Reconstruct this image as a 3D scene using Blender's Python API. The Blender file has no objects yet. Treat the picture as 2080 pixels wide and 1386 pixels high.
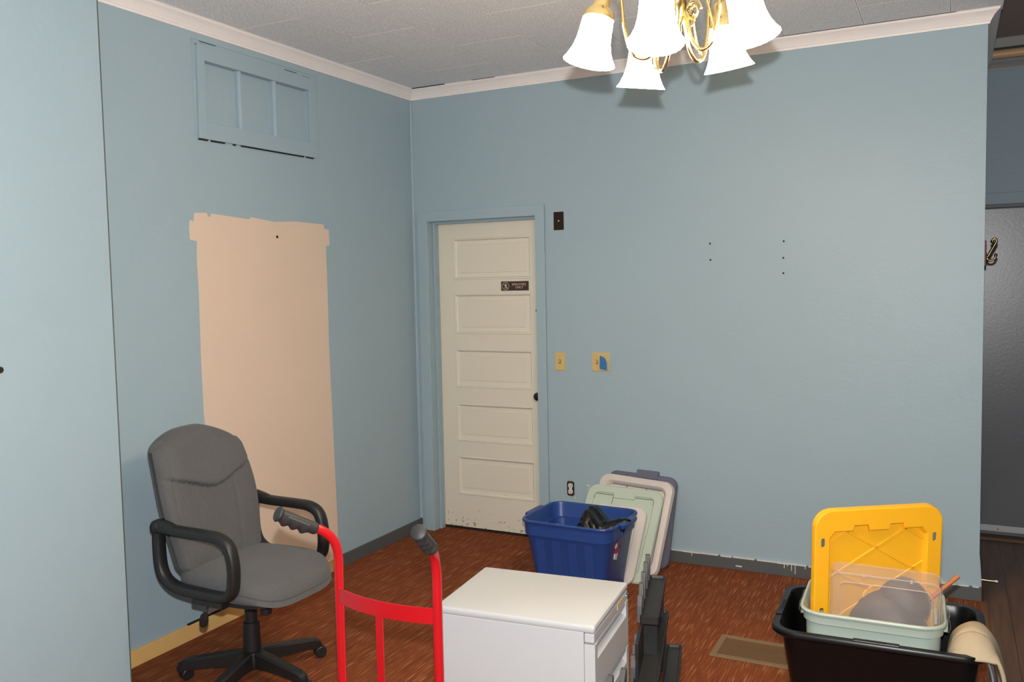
import bpy, bmesh, math, random
from mathutils import Vector, Matrix, noise
random.seed(7)
PI = math.pi
scene = bpy.context.scene
COL = scene.collection

# ------------------------------------------------------------------ materials
def lin(c):
    return tuple(((v / 12.92) if v <= 0.04045 else ((v + 0.055) / 1.055) ** 2.4) for v in c)

def rgb(h):
    h = h.lstrip('#')
    return lin(tuple(int(h[i:i + 2], 16) / 255 for i in (0, 2, 4))) + (1.0,)

MATS = {}

def mat(name, col, rough=0.5, metal=0.0, spec=0.5, bump=None, var=None, coat=0.0, sheen=0.0):
    """principled paint/plastic/metal; bump=(scale,strength,dist), var=(scale,amount)"""
    m = bpy.data.materials.new(name)
    m.use_nodes = True
    nt = m.node_tree
    b = nt.nodes['Principled BSDF']
    c = rgb(col) if isinstance(col, str) else col
    b.inputs['Base Color'].default_value = c
    b.inputs['Roughness'].default_value = rough
    b.inputs['Metallic'].default_value = metal
    b.inputs['Specular IOR Level'].default_value = spec
    b.inputs['Coat Weight'].default_value = coat
    b.inputs['Sheen Weight'].default_value = sheen
    tc = nt.nodes.new('ShaderNodeTexCoord')
    if var:
        n = nt.nodes.new('ShaderNodeTexNoise')
        n.inputs['Scale'].default_value = var[0]
        n.inputs['Detail'].default_value = 6
        nt.links.new(tc.outputs['Object'], n.inputs['Vector'])
        mx = nt.nodes.new('ShaderNodeMix')
        mx.data_type = 'RGBA'
        a = var[1]
        mx.inputs[6].default_value = tuple(max(0, v * (1 - a)) for v in c[:3]) + (1,)
        mx.inputs[7].default_value = tuple(min(1, v * (1 + a)) for v in c[:3]) + (1,)
        nt.links.new(n.outputs['Fac'], mx.inputs[0])
        nt.links.new(mx.outputs[2], b.inputs['Base Color'])
    if bump:
        n = nt.nodes.new('ShaderNodeTexNoise')
        n.inputs['Scale'].default_value = bump[0]
        n.inputs['Detail'].default_value = 4
        nt.links.new(tc.outputs['Object'], n.inputs['Vector'])
        bp = nt.nodes.new('ShaderNodeBump')
        bp.inputs['Strength'].default_value = bump[1]
        bp.inputs['Distance'].default_value = bump[2]
        nt.links.new(n.outputs['Fac'], bp.inputs['Height'])
        nt.links.new(bp.outputs['Normal'], b.inputs['Normal'])
    MATS[name] = m
    return m

def nodes(m):
    nt = m.node_tree
    return nt, nt.nodes, nt.links, nt.nodes['Principled BSDF']

# ------------------------------------------------------------------ mesh helpers
def obj(name, bm, m, parent=None, smooth=40, bevel=0.0, bevseg=2, subsurf=0, solid=0.0, loc=None):
    bmesh.ops.remove_doubles(bm, verts=bm.verts, dist=1e-6)
    bmesh.ops.recalc_face_normals(bm, faces=bm.faces)
    me = bpy.data.meshes.new(name)
    bm.to_mesh(me)
    bm.free()
    o = bpy.data.objects.new(name, me)
    COL.objects.link(o)
    ms = m if isinstance(m, (list, tuple)) else [m]
    for x in ms:
        me.materials.append(x)
    if parent is not None:
        o.parent = parent
    if loc is not None:
        o.location = loc
    if smooth:
        me.shade_smooth()
        me.set_sharp_from_angle(angle=math.radians(smooth))
    if solid:
        s = o.modifiers.new('solid', 'SOLIDIFY')
        s.thickness = solid
        s.offset = 0
    if bevel:
        b = o.modifiers.new('bevel', 'BEVEL')
        b.width = bevel
        b.segments = bevseg
        b.limit_method = 'ANGLE'
        b.angle_limit = math.radians(35)
    if subsurf:
        s = o.modifiers.new('sub', 'SUBSURF')
        s.levels = s.render_levels = subsurf
    return o

def struct(name, bm, m, parent=None, **k):
    o = obj(name, bm, m, parent, **k)
    if parent is None:
        o['kind'] = 'structure'
    return o

def thing(name, label, cat, loc=(0, 0, 0), rotz=0.0, group=None):
    o = bpy.data.objects.new(name, None)
    o.empty_display_size = 0.05
    COL.objects.link(o)
    o.location = loc
    o.rotation_euler = (0, 0, rotz)
    o['label'] = label
    o['category'] = cat
    if group:
        o['group'] = group
    return o

def tag(o, label, cat, group=None):
    o['label'] = label
    o['category'] = cat
    if group:
        o['group'] = group
    return o

def NB():
    return bmesh.new()

def box(bm, x0, x1, y0, y1, z0, z1, M=None, mi=0):
    vs = [bm.verts.new((x, y, z)) for x in (x0, x1) for y in (y0, y1) for z in (z0, z1)]
    if M is not None:
        for v in vs:
            v.co = M @ v.co
    for f in ((0, 1, 3, 2), (4, 6, 7, 5), (0, 4, 5, 1), (2, 3, 7, 6), (0, 2, 6, 4), (1, 5, 7, 3)):
        fc = bm.faces.new([vs[i] for i in f])
        fc.material_index = mi
    return vs

def B(*a, **k):
    bm = NB()
    box(bm, *a, **k)
    return bm

def rings(bm, rs, cap0=True, cap1=True, closed=False, mi=0):
    """skin a list of equal-length vertex-coordinate loops"""
    R = [[bm.verts.new(p) for p in r] for r in rs]
    n = len(R[0])
    pairs = list(zip(R[:-1], R[1:])) + ([(R[-1], R[0])] if closed else [])
    for a, b in pairs:
        for i in range(n):
            j = (i + 1) % n
            f = bm.faces.new((a[i], a[j], b[j], b[i]))
            f.material_index = mi
    if not closed:
        if cap0:
            bm.faces.new(R[0]).material_index = mi
        if cap1:
            bm.faces.new(R[-1][::-1]).material_index = mi
    return R

def smoothpath(pts, n=6, closed=False):
    """catmull-rom resample"""
    P = [Vector(p) for p in pts]
    N = len(P)
    out = []
    rng = range(N) if closed else range(N - 1)
    for i in rng:
        p1, p2 = P[i], P[(i + 1) % N]
        p0 = P[(i - 1) % N] if (closed or i > 0) else p1 * 2 - p2
        p3 = P[(i + 2) % N] if (closed or i + 2 < N) else p2 * 2 - p1
        for k in range(n):
            t = k / n
            out.append(0.5 * ((2 * p1) + (p2 - p0) * t + (2 * p0 - 5 * p1 + 4 * p2 - p3) * t * t + (3 * p1 - p0 - 3 * p2 + p3) * t ** 3))
    if not closed:
        out.append(P[-1])
    return out

def tube(bm, pts, r, seg=12, closed=False, up=None, prof=None, mi=0):
    """r number or function t->r; prof(t,th)->(a,b) gives cross-section offsets instead"""
    P = [Vector(p) for p in pts]
    n = len(P)
    T = []
    for i in range(n):
        a = P[(i - 1) % n] if (closed or i > 0) else P[i]
        b = P[(i + 1) % n] if (closed or i < n - 1) else P[i]
        T.append((b - a).normalized())
    if up is None:
        up = Vector((0, 0, 1))
        if abs(T[0].dot(up)) > 0.95:
            up = Vector((1, 0, 0))
    nrm = (Vector(up) - T[0] * Vector(up).dot(T[0])).normalized()
    rs = []
    for i in range(n):
        nrm = (nrm - T[i] * nrm.dot(T[i])).normalized()
        bi = T[i].cross(nrm)
        t = i / (n - 1)
        ring = []
        for k in range(seg):
            th = 2 * PI * k / seg
            if prof:
                a, b = prof(t, th)
            else:
                rr = r(t) if callable(r) else r
                a, b = rr * math.cos(th), rr * math.sin(th)
            ring.append(P[i] + nrm * a + bi * b)
        rs.append(ring)
    rings(bm, rs, closed=closed, mi=mi)

def lathe(bm, prof, seg=24, M=None, cap0=True, cap1=True, wav=None, mi=0):
    """prof list of (r,z)"""
    rs = []
    for i, (r, z) in enumerate(prof):
        ring = []
        for k in range(seg):
            th = 2 * PI * k / seg
            rr = r * (1 + (wav(i, th) if wav else 0))
            v = Vector((rr * math.cos(th), rr * math.sin(th), z))
            ring.append(M @ v if M is not None else v)
        rs.append(ring)
    rings(bm, rs, cap0=cap0, cap1=cap1, mi=mi)

def rrect(w, d, r, seg=6, cx=0, cy=0):
    """rounded rectangle outline"""
    r = min(r, w / 2 - 1e-4, d / 2 - 1e-4)
    out = []
    for sx, sy, a0 in ((1, 1, 0), (-1, 1, PI / 2), (-1, -1, PI), (1, -1, 1.5 * PI)):
        for k in range(seg + 1):
            a = a0 + PI / 2 * k / seg
            out.append((cx + sx * (w / 2 - r) + r * math.cos(a), cy + sy * (d / 2 - r) + r * math.sin(a)))
    return out

def loft(bm, levels, M=None, cap0=True, cap1=True, seg=6, mi=0):
    """levels: (w,d,r,z[,cx,cy])"""
    rs = []
    for L in levels:
        w, d, r, z = L[:4]
        cx, cy = (L[4], L[5]) if len(L) > 4 else (0, 0)
        ring = [Vector((x, y, z)) for x, y in rrect(w, d, r, seg, cx, cy)]
        rs.append([M @ v for v in ring] if M is not None else ring)
    rings(bm, rs, cap0, cap1, mi=mi)

def plate(bm, outline, holes, z0, z1, M=None, mi=0):
    """flat plate with holes between z0 and z1 (local), outline/holes are 2-D loops"""
    loops = [outline] + list(holes)
    for z in (z0, z1):
        es = []
        for lp in loops:
            vs = [bm.verts.new((x, y, z)) for x, y in lp]
            for i in range(len(vs)):
                es.append(bm.edges.new((vs[i], vs[(i + 1) % len(vs)])))
        fs = bmesh.ops.triangle_fill(bm, edges=es, use_beauty=True, use_dissolve=False)['geom']
        if M is not None:
            for v in {v for e in es for v in e.verts}:
                v.co = M @ v.co
        for f in fs:
            if isinstance(f, bmesh.types.BMFace):
                f.material_index = mi
    for lp in loops:
        a = [Vector((x, y, z0)) for x, y in lp]
        b = [Vector((x, y, z1)) for x, y in lp]
        if M is not None:
            a = [M @ v for v in a]
            b = [M @ v for v in b]
        rings(bm, [a, b], False, False, mi=mi)

def prism(bm, poly, a0, a1, axis='y', M=None, mi=0):
    """extrude a 2-D polygon along an axis. axis y: (x,z); axis x: (y,z); axis z: (x,y)"""
    def co(p, a):
        v = Vector((p[0], a, p[1])) if axis == 'y' else Vector((a, p[0], p[1])) if axis == 'x' else Vector((p[0], p[1], a))
        return M @ v if M is not None else v
    rings(bm, [[co(p, a0) for p in poly], [co(p, a1) for p in poly]], mi=mi)

def frame_m(o, U, V):
    """matrix whose local x,y,z axes are U,V,UxV at o"""
    U = Vector(U).normalized(); V = Vector(V).normalized(); N = U.cross(V)
    M = Matrix((U, V, N)).transposed().to_4x4()
    M.translation = Vector(o)
    return M

def along(p, d):
    """matrix with local z along d at p"""
    d = Vector(d).normalized()
    q = Vector((0, 0, 1)).rotation_difference(d)
    M = q.to_matrix().to_4x4()
    M.translation = Vector(p)
    return M

# ------------------------------------------------------------------ material palette
blue_wall = mat('blue_wall_paint', '#9db3bd', 0.42, spec=0.24, bump=(55, 0.15, 0.005), var=(1.6, 0.025))
def add_second_bump(m, scale, strength, dist):
    nt, N, L, b = nodes(m)
    prev = b.inputs['Normal'].links[0].from_socket
    tc = N.new('ShaderNodeTexCoord')
    n = N.new('ShaderNodeTexNoise'); n.inputs['Scale'].default_value = scale; n.inputs['Detail'].default_value = 3
    L.new(tc.outputs['Object'], n.inputs['Vector'])
    bp = N.new('ShaderNodeBump'); bp.inputs['Strength'].default_value = strength; bp.inputs['Distance'].default_value = dist
    L.new(n.outputs['Fac'], bp.inputs['Height']); L.new(prev, bp.inputs['Normal']); L.new(bp.outputs['Normal'], b.inputs['Normal'])
add_second_bump(blue_wall, 7, 0.12, 0.02)
hall_wall = mat('hall_wall_paint', '#82949f', 0.5, bump=(40, 0.2, 0.005), var=(2, 0.05))
peach = mat('peach_bare_wall', '#dfcab5', 0.6, bump=(60, 0.1, 0.004), var=(1.5, 0.02))
trimw = mat('crown_paint', '#efebe9', 0.5, bump=(70, 0.15, 0.003), var=(6, 0.03))
tanw = mat('bare_wood_base', '#e2b672', 0.55, var=(9, 0.12), bump=(30, 0.1, 0.003))
greyb = mat('grey_base_paint', '#515658', 0.5, var=(10, 0.08), bump=(40, 0.15, 0.003))
dooroff = mat('cream_door_paint', '#d8cab9', 0.45, bump=(45, 0.12, 0.003), var=(3, 0.02))
dark = mat('dark_gap', '#15120f', 0.8)
white = mat('white_paint_drip', '#d8d8d2', 0.5)
brass = mat('brass', '#e6cf90', 0.2, 1.0)
bronze = mat('bronze_plate', '#3a2c22', 0.4, 0.7, var=(30, 0.2))
ivory = mat('ivory_plastic', '#cfb577', 0.4)
ivoryd = mat('ivory_toggle', '#b99f64', 0.35)
tapeb = mat('blue_masking_tape', '#2c6fae', 0.6, bump=(80, 0.2, 0.002), var=(20, 0.1))
blk = mat('black_plastic', '#1c1c1d', 0.45, bump=(300, 0.08, 0.001))
blkgloss = mat('black_tote_plastic', '#0d0d0e', 0.3, spec=0.3, bump=(25, 0.05, 0.002))
fabric = mat('grey_upholstery', '#58595a', 0.95, spec=0.15, bump=(420, 0.5, 0.002), var=(230, 0.34), sheen=0.12)
red = mat('red_enamel', '#b4121b', 0.30, spec=0.5, bump=(30, 0.03, 0.002))
gripm = mat('black_grip_rubber', '#242526', 0.55)
rackm = mat('black_rack_plastic', '#232324', 0.5, var=(35, 0.25), bump=(90, 0.15, 0.002))
rackg = mat('grey_worn_rack_tab', '#47484a', 0.6, var=(30, 0.15))
steelw = mat('white_steel', '#b6b9ba', 0.45, bump=(220, 0.05, 0.001))
labelm = mat('tan_label', '#cbb78f', 0.5, var=(60, 0.2))
chrome = mat('chrome', '#c8c8c8', 0.15, 1.0)
bluep = mat('blue_tote_plastic', '#244384', 0.36, bump=(120, 0.06, 0.001))
sagep = mat('sage_plastic', '#aebcb0', 0.4, bump=(60, 0.04, 0.001))
lidsage = mat('sage_lid_plastic', '#b9c8b8', 0.42, bump=(60, 0.04, 0.001))
lidgrey = mat('pale_grey_lid_plastic', '#cfc7c1', 0.42)
lidslate = mat('slate_lid_plastic', '#5d5f70', 0.42)
lidwhite = mat('white_lid_plastic', '#dad3cc', 0.42)
yellow = mat('yellow_lid_plastic', '#fdb924', 0.34, spec=0.45)
bagm = mat('black_bag_film', '#0b0b0c', 0.3, spec=0.4, bump=(14, 0.35, 0.012))
clothm = mat('cream_towel_cloth', '#b3a58c', 0.95, spec=0.1, bump=(500, 0.4, 0.002), var=(8, 0.05))
clothg = mat('grey_towel_lining', '#84858c', 0.95, spec=0.1, bump=(300, 0.4, 0.002), var=(20, 0.2))
stickm = mat('orange_stick', '#b8693a', 0.55, var=(40, 0.1))
bowlm = mat('slate_bowl_plastic', '#3f4046', 0.5)
ventm = mat('tan_vent_metal', '#7c6340', 0.5, bump=(60, 0.05, 0.001))
ventd = mat('brown_vent_inner', '#5e4529', 0.6)
signm = mat('brown_sign_plastic', '#3d2a20', 0.35)
signt = mat('sign_engraving', '#cfc3b4', 0.5)
hookwood = mat('red_brown_wood', '#6d2c24', 0.5, var=(30, 0.15))
antique = mat('antique_brass', '#7d6a42', 0.25, 1.0)
greydoor = mat('dark_grey_door_paint', '#535458', 0.34, spec=0.72, bump=(70, 0.12, 0.003), var=(5, 0.12))
sweepm = mat('pale_door_sweep', '#b9b9b9', 0.4)
pipem = mat('tan_pipe', '#c09a70', 0.45, var=(8, 0.1))
plaster = mat('plaster_ceiling_paint', '#9a8a82', 0.7, bump=(15, 0.2, 0.01), var=(3, 0.06))
greytrim = mat('grey_trim_paint', '#8a8b88', 0.5)
itemw = mat('white_wrapper', '#d5cfc9', 0.5)
itemr = mat('red_print', '#b8282c', 0.5)
stick_red = mat('sticker_red', '#a82a34', 0.4)
stick_w = mat('sticker_white', '#d0d3d6', 0.4)

# ceiling tile material: seams from the object's own coordinates
ctile = mat('ceiling_tile', '#a9a7a3', 0.85, spec=0.2)
nt, N, L, bs = nodes(ctile)
tc = N.new('ShaderNodeTexCoord'); sp = N.new('ShaderNodeSeparateXYZ'); L.new(tc.outputs['Object'], sp.inputs[0])
def math_n(op, a, b=None, N=None, L=None, c=None):
    n = N.new('ShaderNodeMath'); n.operation = op
    for i, v in enumerate((a, b, c)):
        if v is None: continue
        if isinstance(v, (int, float)): n.inputs[i].default_value = v
        else: L.new(v, n.inputs[i])
    return n.outputs[0]
mm = lambda op, a, b=None, c=None: math_n(op, a, b, N, L, c)
cx = N.new('ShaderNodeCombineXYZ')
L.new(mm('ADD', sp.outputs['Y'], 8.38), cx.inputs[0]); L.new(mm('ADD', sp.outputs['X'], 3.93 * 2 - 0.03), cx.inputs[1])
br = N.new('ShaderNodeTexBrick'); L.new(cx.outputs[0], br.inputs['Vector'])
br.offset = 0.5; br.offset_frequency = 2; br.squash = 1
br.inputs['Scale'].default_value = 1; br.inputs['Brick Width'].default_value = 0.8; br.inputs['Row Height'].default_value = 0.393
br.inputs['Mortar Size'].default_value = 0.006; br.inputs['Mortar Smooth'].default_value = 0.2; br.inputs['Bias'].default_value = 0
br.inputs['Color1'].default_value = rgb('#e4e8ec'); br.inputs['Color2'].default_value = rgb('#e8ecf0'); br.inputs['Mortar'].default_value = (1.0, 1.0, 1.0, 1)
# long seams darker
fr = mm('FRACT', mm('DIVIDE', mm('ADD', sp.outputs['X'], 3.93 * 2 - 0.03), 0.393))
dd = mm('MINIMUM', fr, mm('SUBTRACT', 1.0, fr))
lm_ = mm('LESS_THAN', dd, 0.0055)
nz = N.new('ShaderNodeTexNoise'); nz.inputs['Scale'].default_value = 3; L.new(tc.outputs['Object'], nz.inputs['Vector'])
lm2 = mm('MULTIPLY', lm_, mm('MULTIPLY', nz.outputs['Fac'], 1.1))
sn = N.new('ShaderNodeTexNoise'); sn.inputs['Scale'].default_value = 170; sn.inputs['Detail'].default_value = 3; L.new(tc.outputs['Object'], sn.inputs['Vector'])
rmp = N.new('ShaderNodeValToRGB'); L.new(sn.outputs['Fac'], rmp.inputs[0])
rmp.color_ramp.elements[0].position = 0.3; rmp.color_ramp.elements[0].color = (0.78, 0.78, 0.78, 1)
rmp.color_ramp.elements[1].position = 0.72; rmp.color_ramp.elements[1].color = (1.25, 1.25, 1.25, 1)
m1 = N.new('ShaderNodeMix'); m1.data_type = 'RGBA'; m1.blend_type = 'MULTIPLY'; m1.inputs[0].default_value = 1
L.new(br.outputs['Color'], m1.inputs[6]); L.new(rmp.outputs[0], m1.inputs[7])
m2 = N.new('ShaderNodeMix'); m2.data_type = 'RGBA'; L.new(lm2, m2.inputs[0]); L.new(m1.outputs[2], m2.inputs[6]); m2.inputs[7].default_value = rgb('#5c5650')
L.new(m2.outputs[2], bs.inputs['Base Color'])
bp = N.new('ShaderNodeBump'); bp.inputs['Strength'].default_value = 0.3; bp.inputs['Distance'].default_value = 0.003
L.new(sn.outputs['Fac'], bp.inputs['Height']); L.new(bp.outputs['Normal'], bs.inputs['Normal'])

# carpet: fine ribs along y with broken light threads
carpet = mat('brown_ribbed_carpet', '#7b4426', 0.95, spec=0.1)
nt, N, L, bs = nodes(carpet)
tc = N.new('ShaderNodeTexCoord')
def stretched(sx, sy, scale=1.0, detail=2.0):
    mp = N.new('ShaderNodeMapping'); mp.inputs['Scale'].default_value = (sx, sy, 1)
    L.new(tc.outputs['Object'], mp.inputs['Vector'])
    n = N.new('ShaderNodeTexNoise'); n.inputs['Scale'].default_value = scale; n.inputs['Detail'].default_value = detail
    L.new(mp.outputs[0], n.inputs['Vector'])
    return n.outputs['Fac']
threads = stretched(210, 7.0, 1.0, 1.0)
r1 = N.new('ShaderNodeValToRGB'); L.new(threads, r1.inputs[0])
e = r1.color_ramp.elements; e[0].position = 0.58; e[0].color = (0, 0, 0, 1); e[1].position = 0.74; e[1].color = (1, 1, 1, 1)
ribs = stretched(260, 3.0, 1.0, 2.0)
r2 = N.new('ShaderNodeValToRGB'); L.new(ribs, r2.inputs[0])
e = r2.color_ramp.elements; e[0].position = 0.3; e[0].color = rgb('#643523'); e[1].position = 0.7; e[1].color = rgb('#894c2b')
m1 = N.new('ShaderNodeMix'); m1.data_type = 'RGBA'; L.new(r1.outputs[0], m1.inputs[0]); L.new(r2.outputs[0], m1.inputs[6]); m1.inputs[7].default_value = rgb('#b07c55')
L.new(m1.outputs[2], bs.inputs['Base Color'])
bp = N.new('ShaderNodeBump'); bp.inputs['Strength'].default_value = 0.6; bp.inputs['Distance'].default_value = 0.004
L.new(ribs, bp.inputs['Height']); L.new(bp.outputs['Normal'], bs.inputs['Normal'])

# hall floor: dark planks
hallf = mat('dark_vinyl_planks', '#4a352a', 0.45)
nt, N, L, bs = nodes(hallf)
tc = N.new('ShaderNodeTexCoord'); sp = N.new('ShaderNodeSeparateXYZ'); L.new(tc.outputs['Object'], sp.inputs[0])
fr = mm('FRACT', mm('DIVIDE', mm('ADD', sp.outputs['X'], 9.93), 0.2))
seam = mm('LESS_THAN', fr, 0.015)
gr = stretched(30, 2, 1.0, 6.0)
r1 = N.new('ShaderNodeValToRGB'); L.new(gr, r1.inputs[0])
e = r1.color_ramp.elements; e[0].position = 0.3; e[0].color = rgb('#513a2c'); e[1].position = 0.75; e[1].color = rgb('#765948')
m1 = N.new('ShaderNodeMix'); m1.data_type = 'RGBA'; L.new(seam, m1.inputs[0]); L.new(r1.outputs[0], m1.inputs[6]); m1.inputs[7].default_value = rgb('#2a1d16')
L.new(m1.outputs[2], bs.inputs['Base Color'])

# clear plastic: see-through, slightly milky
clear = bpy.data.materials.new('clear_plastic'); clear.use_nodes = True
nt, N, L, bs = nodes(clear)
bs.inputs['Base Color'].default_value = rgb('#d9cfc8'); bs.inputs['Roughness'].default_value = 0.18
tr = N.new('ShaderNodeBsdfTransparent'); tr.inputs[0].default_value = (0.97, 0.96, 0.96, 1)
mx = N.new('ShaderNodeMixShader'); mx.inputs[0].default_value = 0.15
L.new(tr.outputs[0], mx.inputs[1]); L.new(bs.outputs[0], mx.inputs[2]); L.new(mx.outputs[0], N['Material Output'].inputs[0])

clear_edge = clear.copy(); clear_edge.name = 'clear_plastic_edge'
[n for n in clear_edge.node_tree.nodes if n.type == 'MIX_SHADER'][0].inputs[0].default_value = 0.5  # more opaque and whiter: bright edge highlights put into the ridge material

# frosted lamp glass, lit from inside
shadem = bpy.data.materials.new('lit_frosted_glass'); shadem.use_nodes = True
nt, N, L, bs = nodes(shadem)
bs.inputs['Base Color'].default_value = (0.95, 0.93, 0.88, 1); bs.inputs['Roughness'].default_value = 0.3
bs.inputs['Emission Color'].default_value = (1.0, 0.74, 0.47, 1); bs.inputs['Emission Strength'].default_value = 62.0
bulbm = bpy.data.materials.new('lit_bulb'); bulbm.use_nodes = True
nt, N, L, bs = nodes(bulbm)
bs.inputs['Emission Color'].default_value = (1.0, 0.74, 0.47, 1); bs.inputs['Emission Strength'].default_value = 30.0

# ------------------------------------------------------------------ setting
W = 3.3375; HC = 2.925
# floor
struct('floor', B(-0.15, 3.362, -6.8, 0.30, -0.05, 0.0), carpet, smooth=0)
struct('floor_hall', B(3.362, 6.2, -6.8, 1.5, -0.05, -0.001), hallf, smooth=0)
bm = NB(); prism(bm, [(3.345, 0.0), (3.352, 0.005), (3.372, 0.005), (3.38, 0.0)], -6.8, -0.02, 'y')
struct('trim_1', bm, mat('tan_carpet_edge', '#6f4a31', 0.6), smooth=0)
# ceilings
struct('ceiling', B(-0.2, W + 0.06, -6.8, 0.02, HC, HC + 0.1), ctile, smooth=0)
struct('ceiling_hall', B(W + 0.06, 6.2, -6.8, 1.5, 3.06, 3.16), plaster, smooth=0)

# back wall with the door opening
DX0, DX1, DZ = 0.099, 0.918, 2.083
bm = NB()
plate(bm, [(-0.12, 0), (DX0, 0), (DX0, DZ), (DX1, DZ), (DX1, 0), (W, 0), (W, 3.05), (-0.12, 3.05)], [], 0, 0.15,
      M=Matrix(((1, 0, 0, 0), (0, 0, 1, 0), (0, 1, 0, 0), (0, 0, 0, 1))))
wall_back = struct('wall_back', bm, blue_wall, smooth=0)
for (x, z) in ((1.978, 1.851), (1.98, 1.76), (2.38, 1.849), (2.378, 1.759), (2.378, 1.676)):
    bm = NB(); lathe(bm, [(0.0055, 0), (0.005, 0.0025), (0.002, 0.003)], 10, along((x, 0.0005, z), (0, -1, 0)))
    obj('screw_hole', bm, dark, wall_back)
# small scuffs of bare plaster
bm = NB()
for (x, z, w, h) in ((1.212, 0.40, 0.02, 0.008), (1.226, 0.388, 0.012, 0.006), (1.215, 0.383, 0.01, 0.004), (1.13, 0.318, 0.008, 0.006), (1.085, 0.325, 0.012, 0.005)):
    box(bm, x, x + w, -0.0012, 0.001, z, z + h)
obj('plaster_scuff', bm, white, wall_back, smooth=0)

# left wall, deeper part behind the chair
YZ = Matrix(((0, 0, 1, 0), (1, 0, 0, 0), (0, 1, 0, 0), (0, 0, 0, 1)))   # local (a,b,c) -> world (c,a,b)
bm = NB()   # opening left for the transom
plate(bm, [(-3.2, 0.0), (0.0, 0.0), (0.0, 3.05), (-3.2, 3.05)], [[(-1.781, 2.45), (-1.029, 2.45), (-1.029, 2.737), (-1.781, 2.737)]], -0.12, 0.0, M=YZ)
wall_left = struct('wall_left', bm, blue_wall, smooth=0)
patch = [(-1.897, 0.05), (-1.880, 0.45), (-1.861, 0.912), (-1.871, 1.057), (-1.873, 1.35), (-1.869, 1.624), (-1.872, 1.80), (-1.867, 1.88), (-1.908, 1.886), (-1.911, 1.94),
         (-1.906, 1.978), (-1.882, 1.972), (-1.877, 2.012), (-1.80, 2.018), (-1.79, 2.0), (-1.775, 2.0), (-1.77, 2.016), (-1.519, 2.002), (-1.502, 2.014), (-1.332, 1.999), (-1.166, 2.010), (-0.93, 2.006), (-0.924, 1.982),
         (-0.884, 1.978), (-0.880, 1.891), (-0.915, 1.884), (-0.913, 1.6), (-0.917, 1.32), (-0.91, 1.0), (-0.906, 0.832), (-0.901, 0.6), (-0.897, 0.4), (-0.893, 0.159), (-0.892, 0.05)]
YZ = Matrix(((0, 0, 1, 0), (1, 0, 0, 0), (0, 1, 0, 0), (0, 0, 0, 1)))   # local (a,b,c) -> world (c,a,b)
bm = NB(); plate(bm, patch, [], -0.001, 0.0012, M=YZ)
obj('unpainted_patch', bm, peach, wall_left, smooth=0)
bm = NB(); lathe(bm, [(0.008, 0), (0.007, 0.003), (0.002, 0.003)], 10, along((0.001, -1.316, 1.921), (1, 0, 0)))
obj('screw_hole', bm, dark, wall_left)
# near part of the left wall steps forward into the room
wall_front = struct('wall_left_front', B(-0.12, 0.25, -6.8, -2.551, 0.0, 3.05), blue_wall, smooth=0)
bm = NB(); lathe(bm, [(0.012, 0), (0.01, 0.003), (0.002, 0.003)], 8, along((0.2505, -3.013, 1.386), (1, 0, 0)))
obj('nail_hole', bm, dark, wall_front)
struct('trim_2', B(0.23, 0.2485, -2.553, -2.5445, 0.0, 3.0), mat('dark_edge_strip', '#4c514a', 0.6), smooth=0)  # thin dark strip down the edge of the near wall
# corner caulk between the two walls
bm = NB(); prism(bm, [(0, 0), (0.012, 0), (0.014, -0.006), (0.006, -0.014), (0, -0.012)], 0.08, 2.86, 'z')
struct('trim_3', bm, blue_wall, smooth=30)

# crown mouldings (profile: d out from wall, z)
CR = [(0, -0.066), (0.008, -0.066), (0.010, -0.056), (0.013, -0.053), (0.014, -0.049), (0.018, -0.044), (0.026, -0.030), (0.038, -0.018), (0.046, -0.012), (0.048, -0.010), (0.050, -0.004), (0.055, 0.0), (0, 0.0)]
bm = NB()   # left wall crown, mitred at the corner
rings(bm, [[Vector((d, -3.2, HC + z)) for d, z in CR], [Vector((d, -d - 0.001, HC + z)) for d, z in CR]])
struct('trim_4', bm, trimw, smooth=30)
bm = NB()   # back wall crown, outside mitre at the right end and return into the hall
rings(bm, [[Vector((d + 0.001, -d, HC + z)) for d, z in CR], [Vector((W + d, -d, HC + z)) for d, z in CR], [Vector((W + d, 1.2, HC + z)) for d, z in CR]])
struct('trim_5', bm, trimw, smooth=30)
bm = NB(); box(bm, 0.058, 0.30, -0.060, -0.0535, HC - 0.004, HC + 0.0005)
box(bm, 0.5, 0.66, -0.0575, -0.0545, HC - 0.0025, HC + 0.0005)
box(bm, 2.2, 3.2, -0.0575, -0.0545, HC - 0.002, HC + 0.0005)
struct('trim_6', bm, dark, smooth=0)
# baseboards
HB = 0.074
bb_left = struct('baseboard_left', B(0, 0.014, -3.2, -0.9, 0, HB), tanw, smooth=0, bevel=0.002)
bm = NB(); box(bm, -0.0005, 0.013, -2.03, -1.62, HB - 0.002, HB + 0.006)
obj('gap', bm, dark, bb_left, smooth=0)
struct('baseboard_left_rear', B(0, 0.014, -0.9, 0, 0, HB), greyb, smooth=0, bevel=0.002)
bb = struct('baseboard_back', B(0.961, W + 0.012, -0.013, 0, 0, HB - 0.002), greyb, smooth=0, bevel=0.002)
bm = NB()   # run of white paint along the top edge, with drips
x = 1.45
while x < W - 0.01:
    w = random.uniform(0.05, 0.16)
    h = random.choice([0.004, 0.007, 0.009, 0.003])
    box(bm, x, min(x + w, W), -0.0145, -0.001, HB - 0.0035 - h * 0.5, HB - 0.0005)
    x += w * random.choice([1.0, 1.0, 1.12])
for (x, l) in ((1.865, 0.020), (2.385, 0.024), (2.402, 0.012), (2.424, 0.034), (2.443, 0.050), (2.496, 0.016), (2.552, 0.030)):
    box(bm, x, x + 0.0035, -0.0148, -0.012, HB - 0.004 - l, HB - 0.003)
box(bm, 2.12, 2.155, -0.0152, -0.012, 0.020, 0.027)
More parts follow.
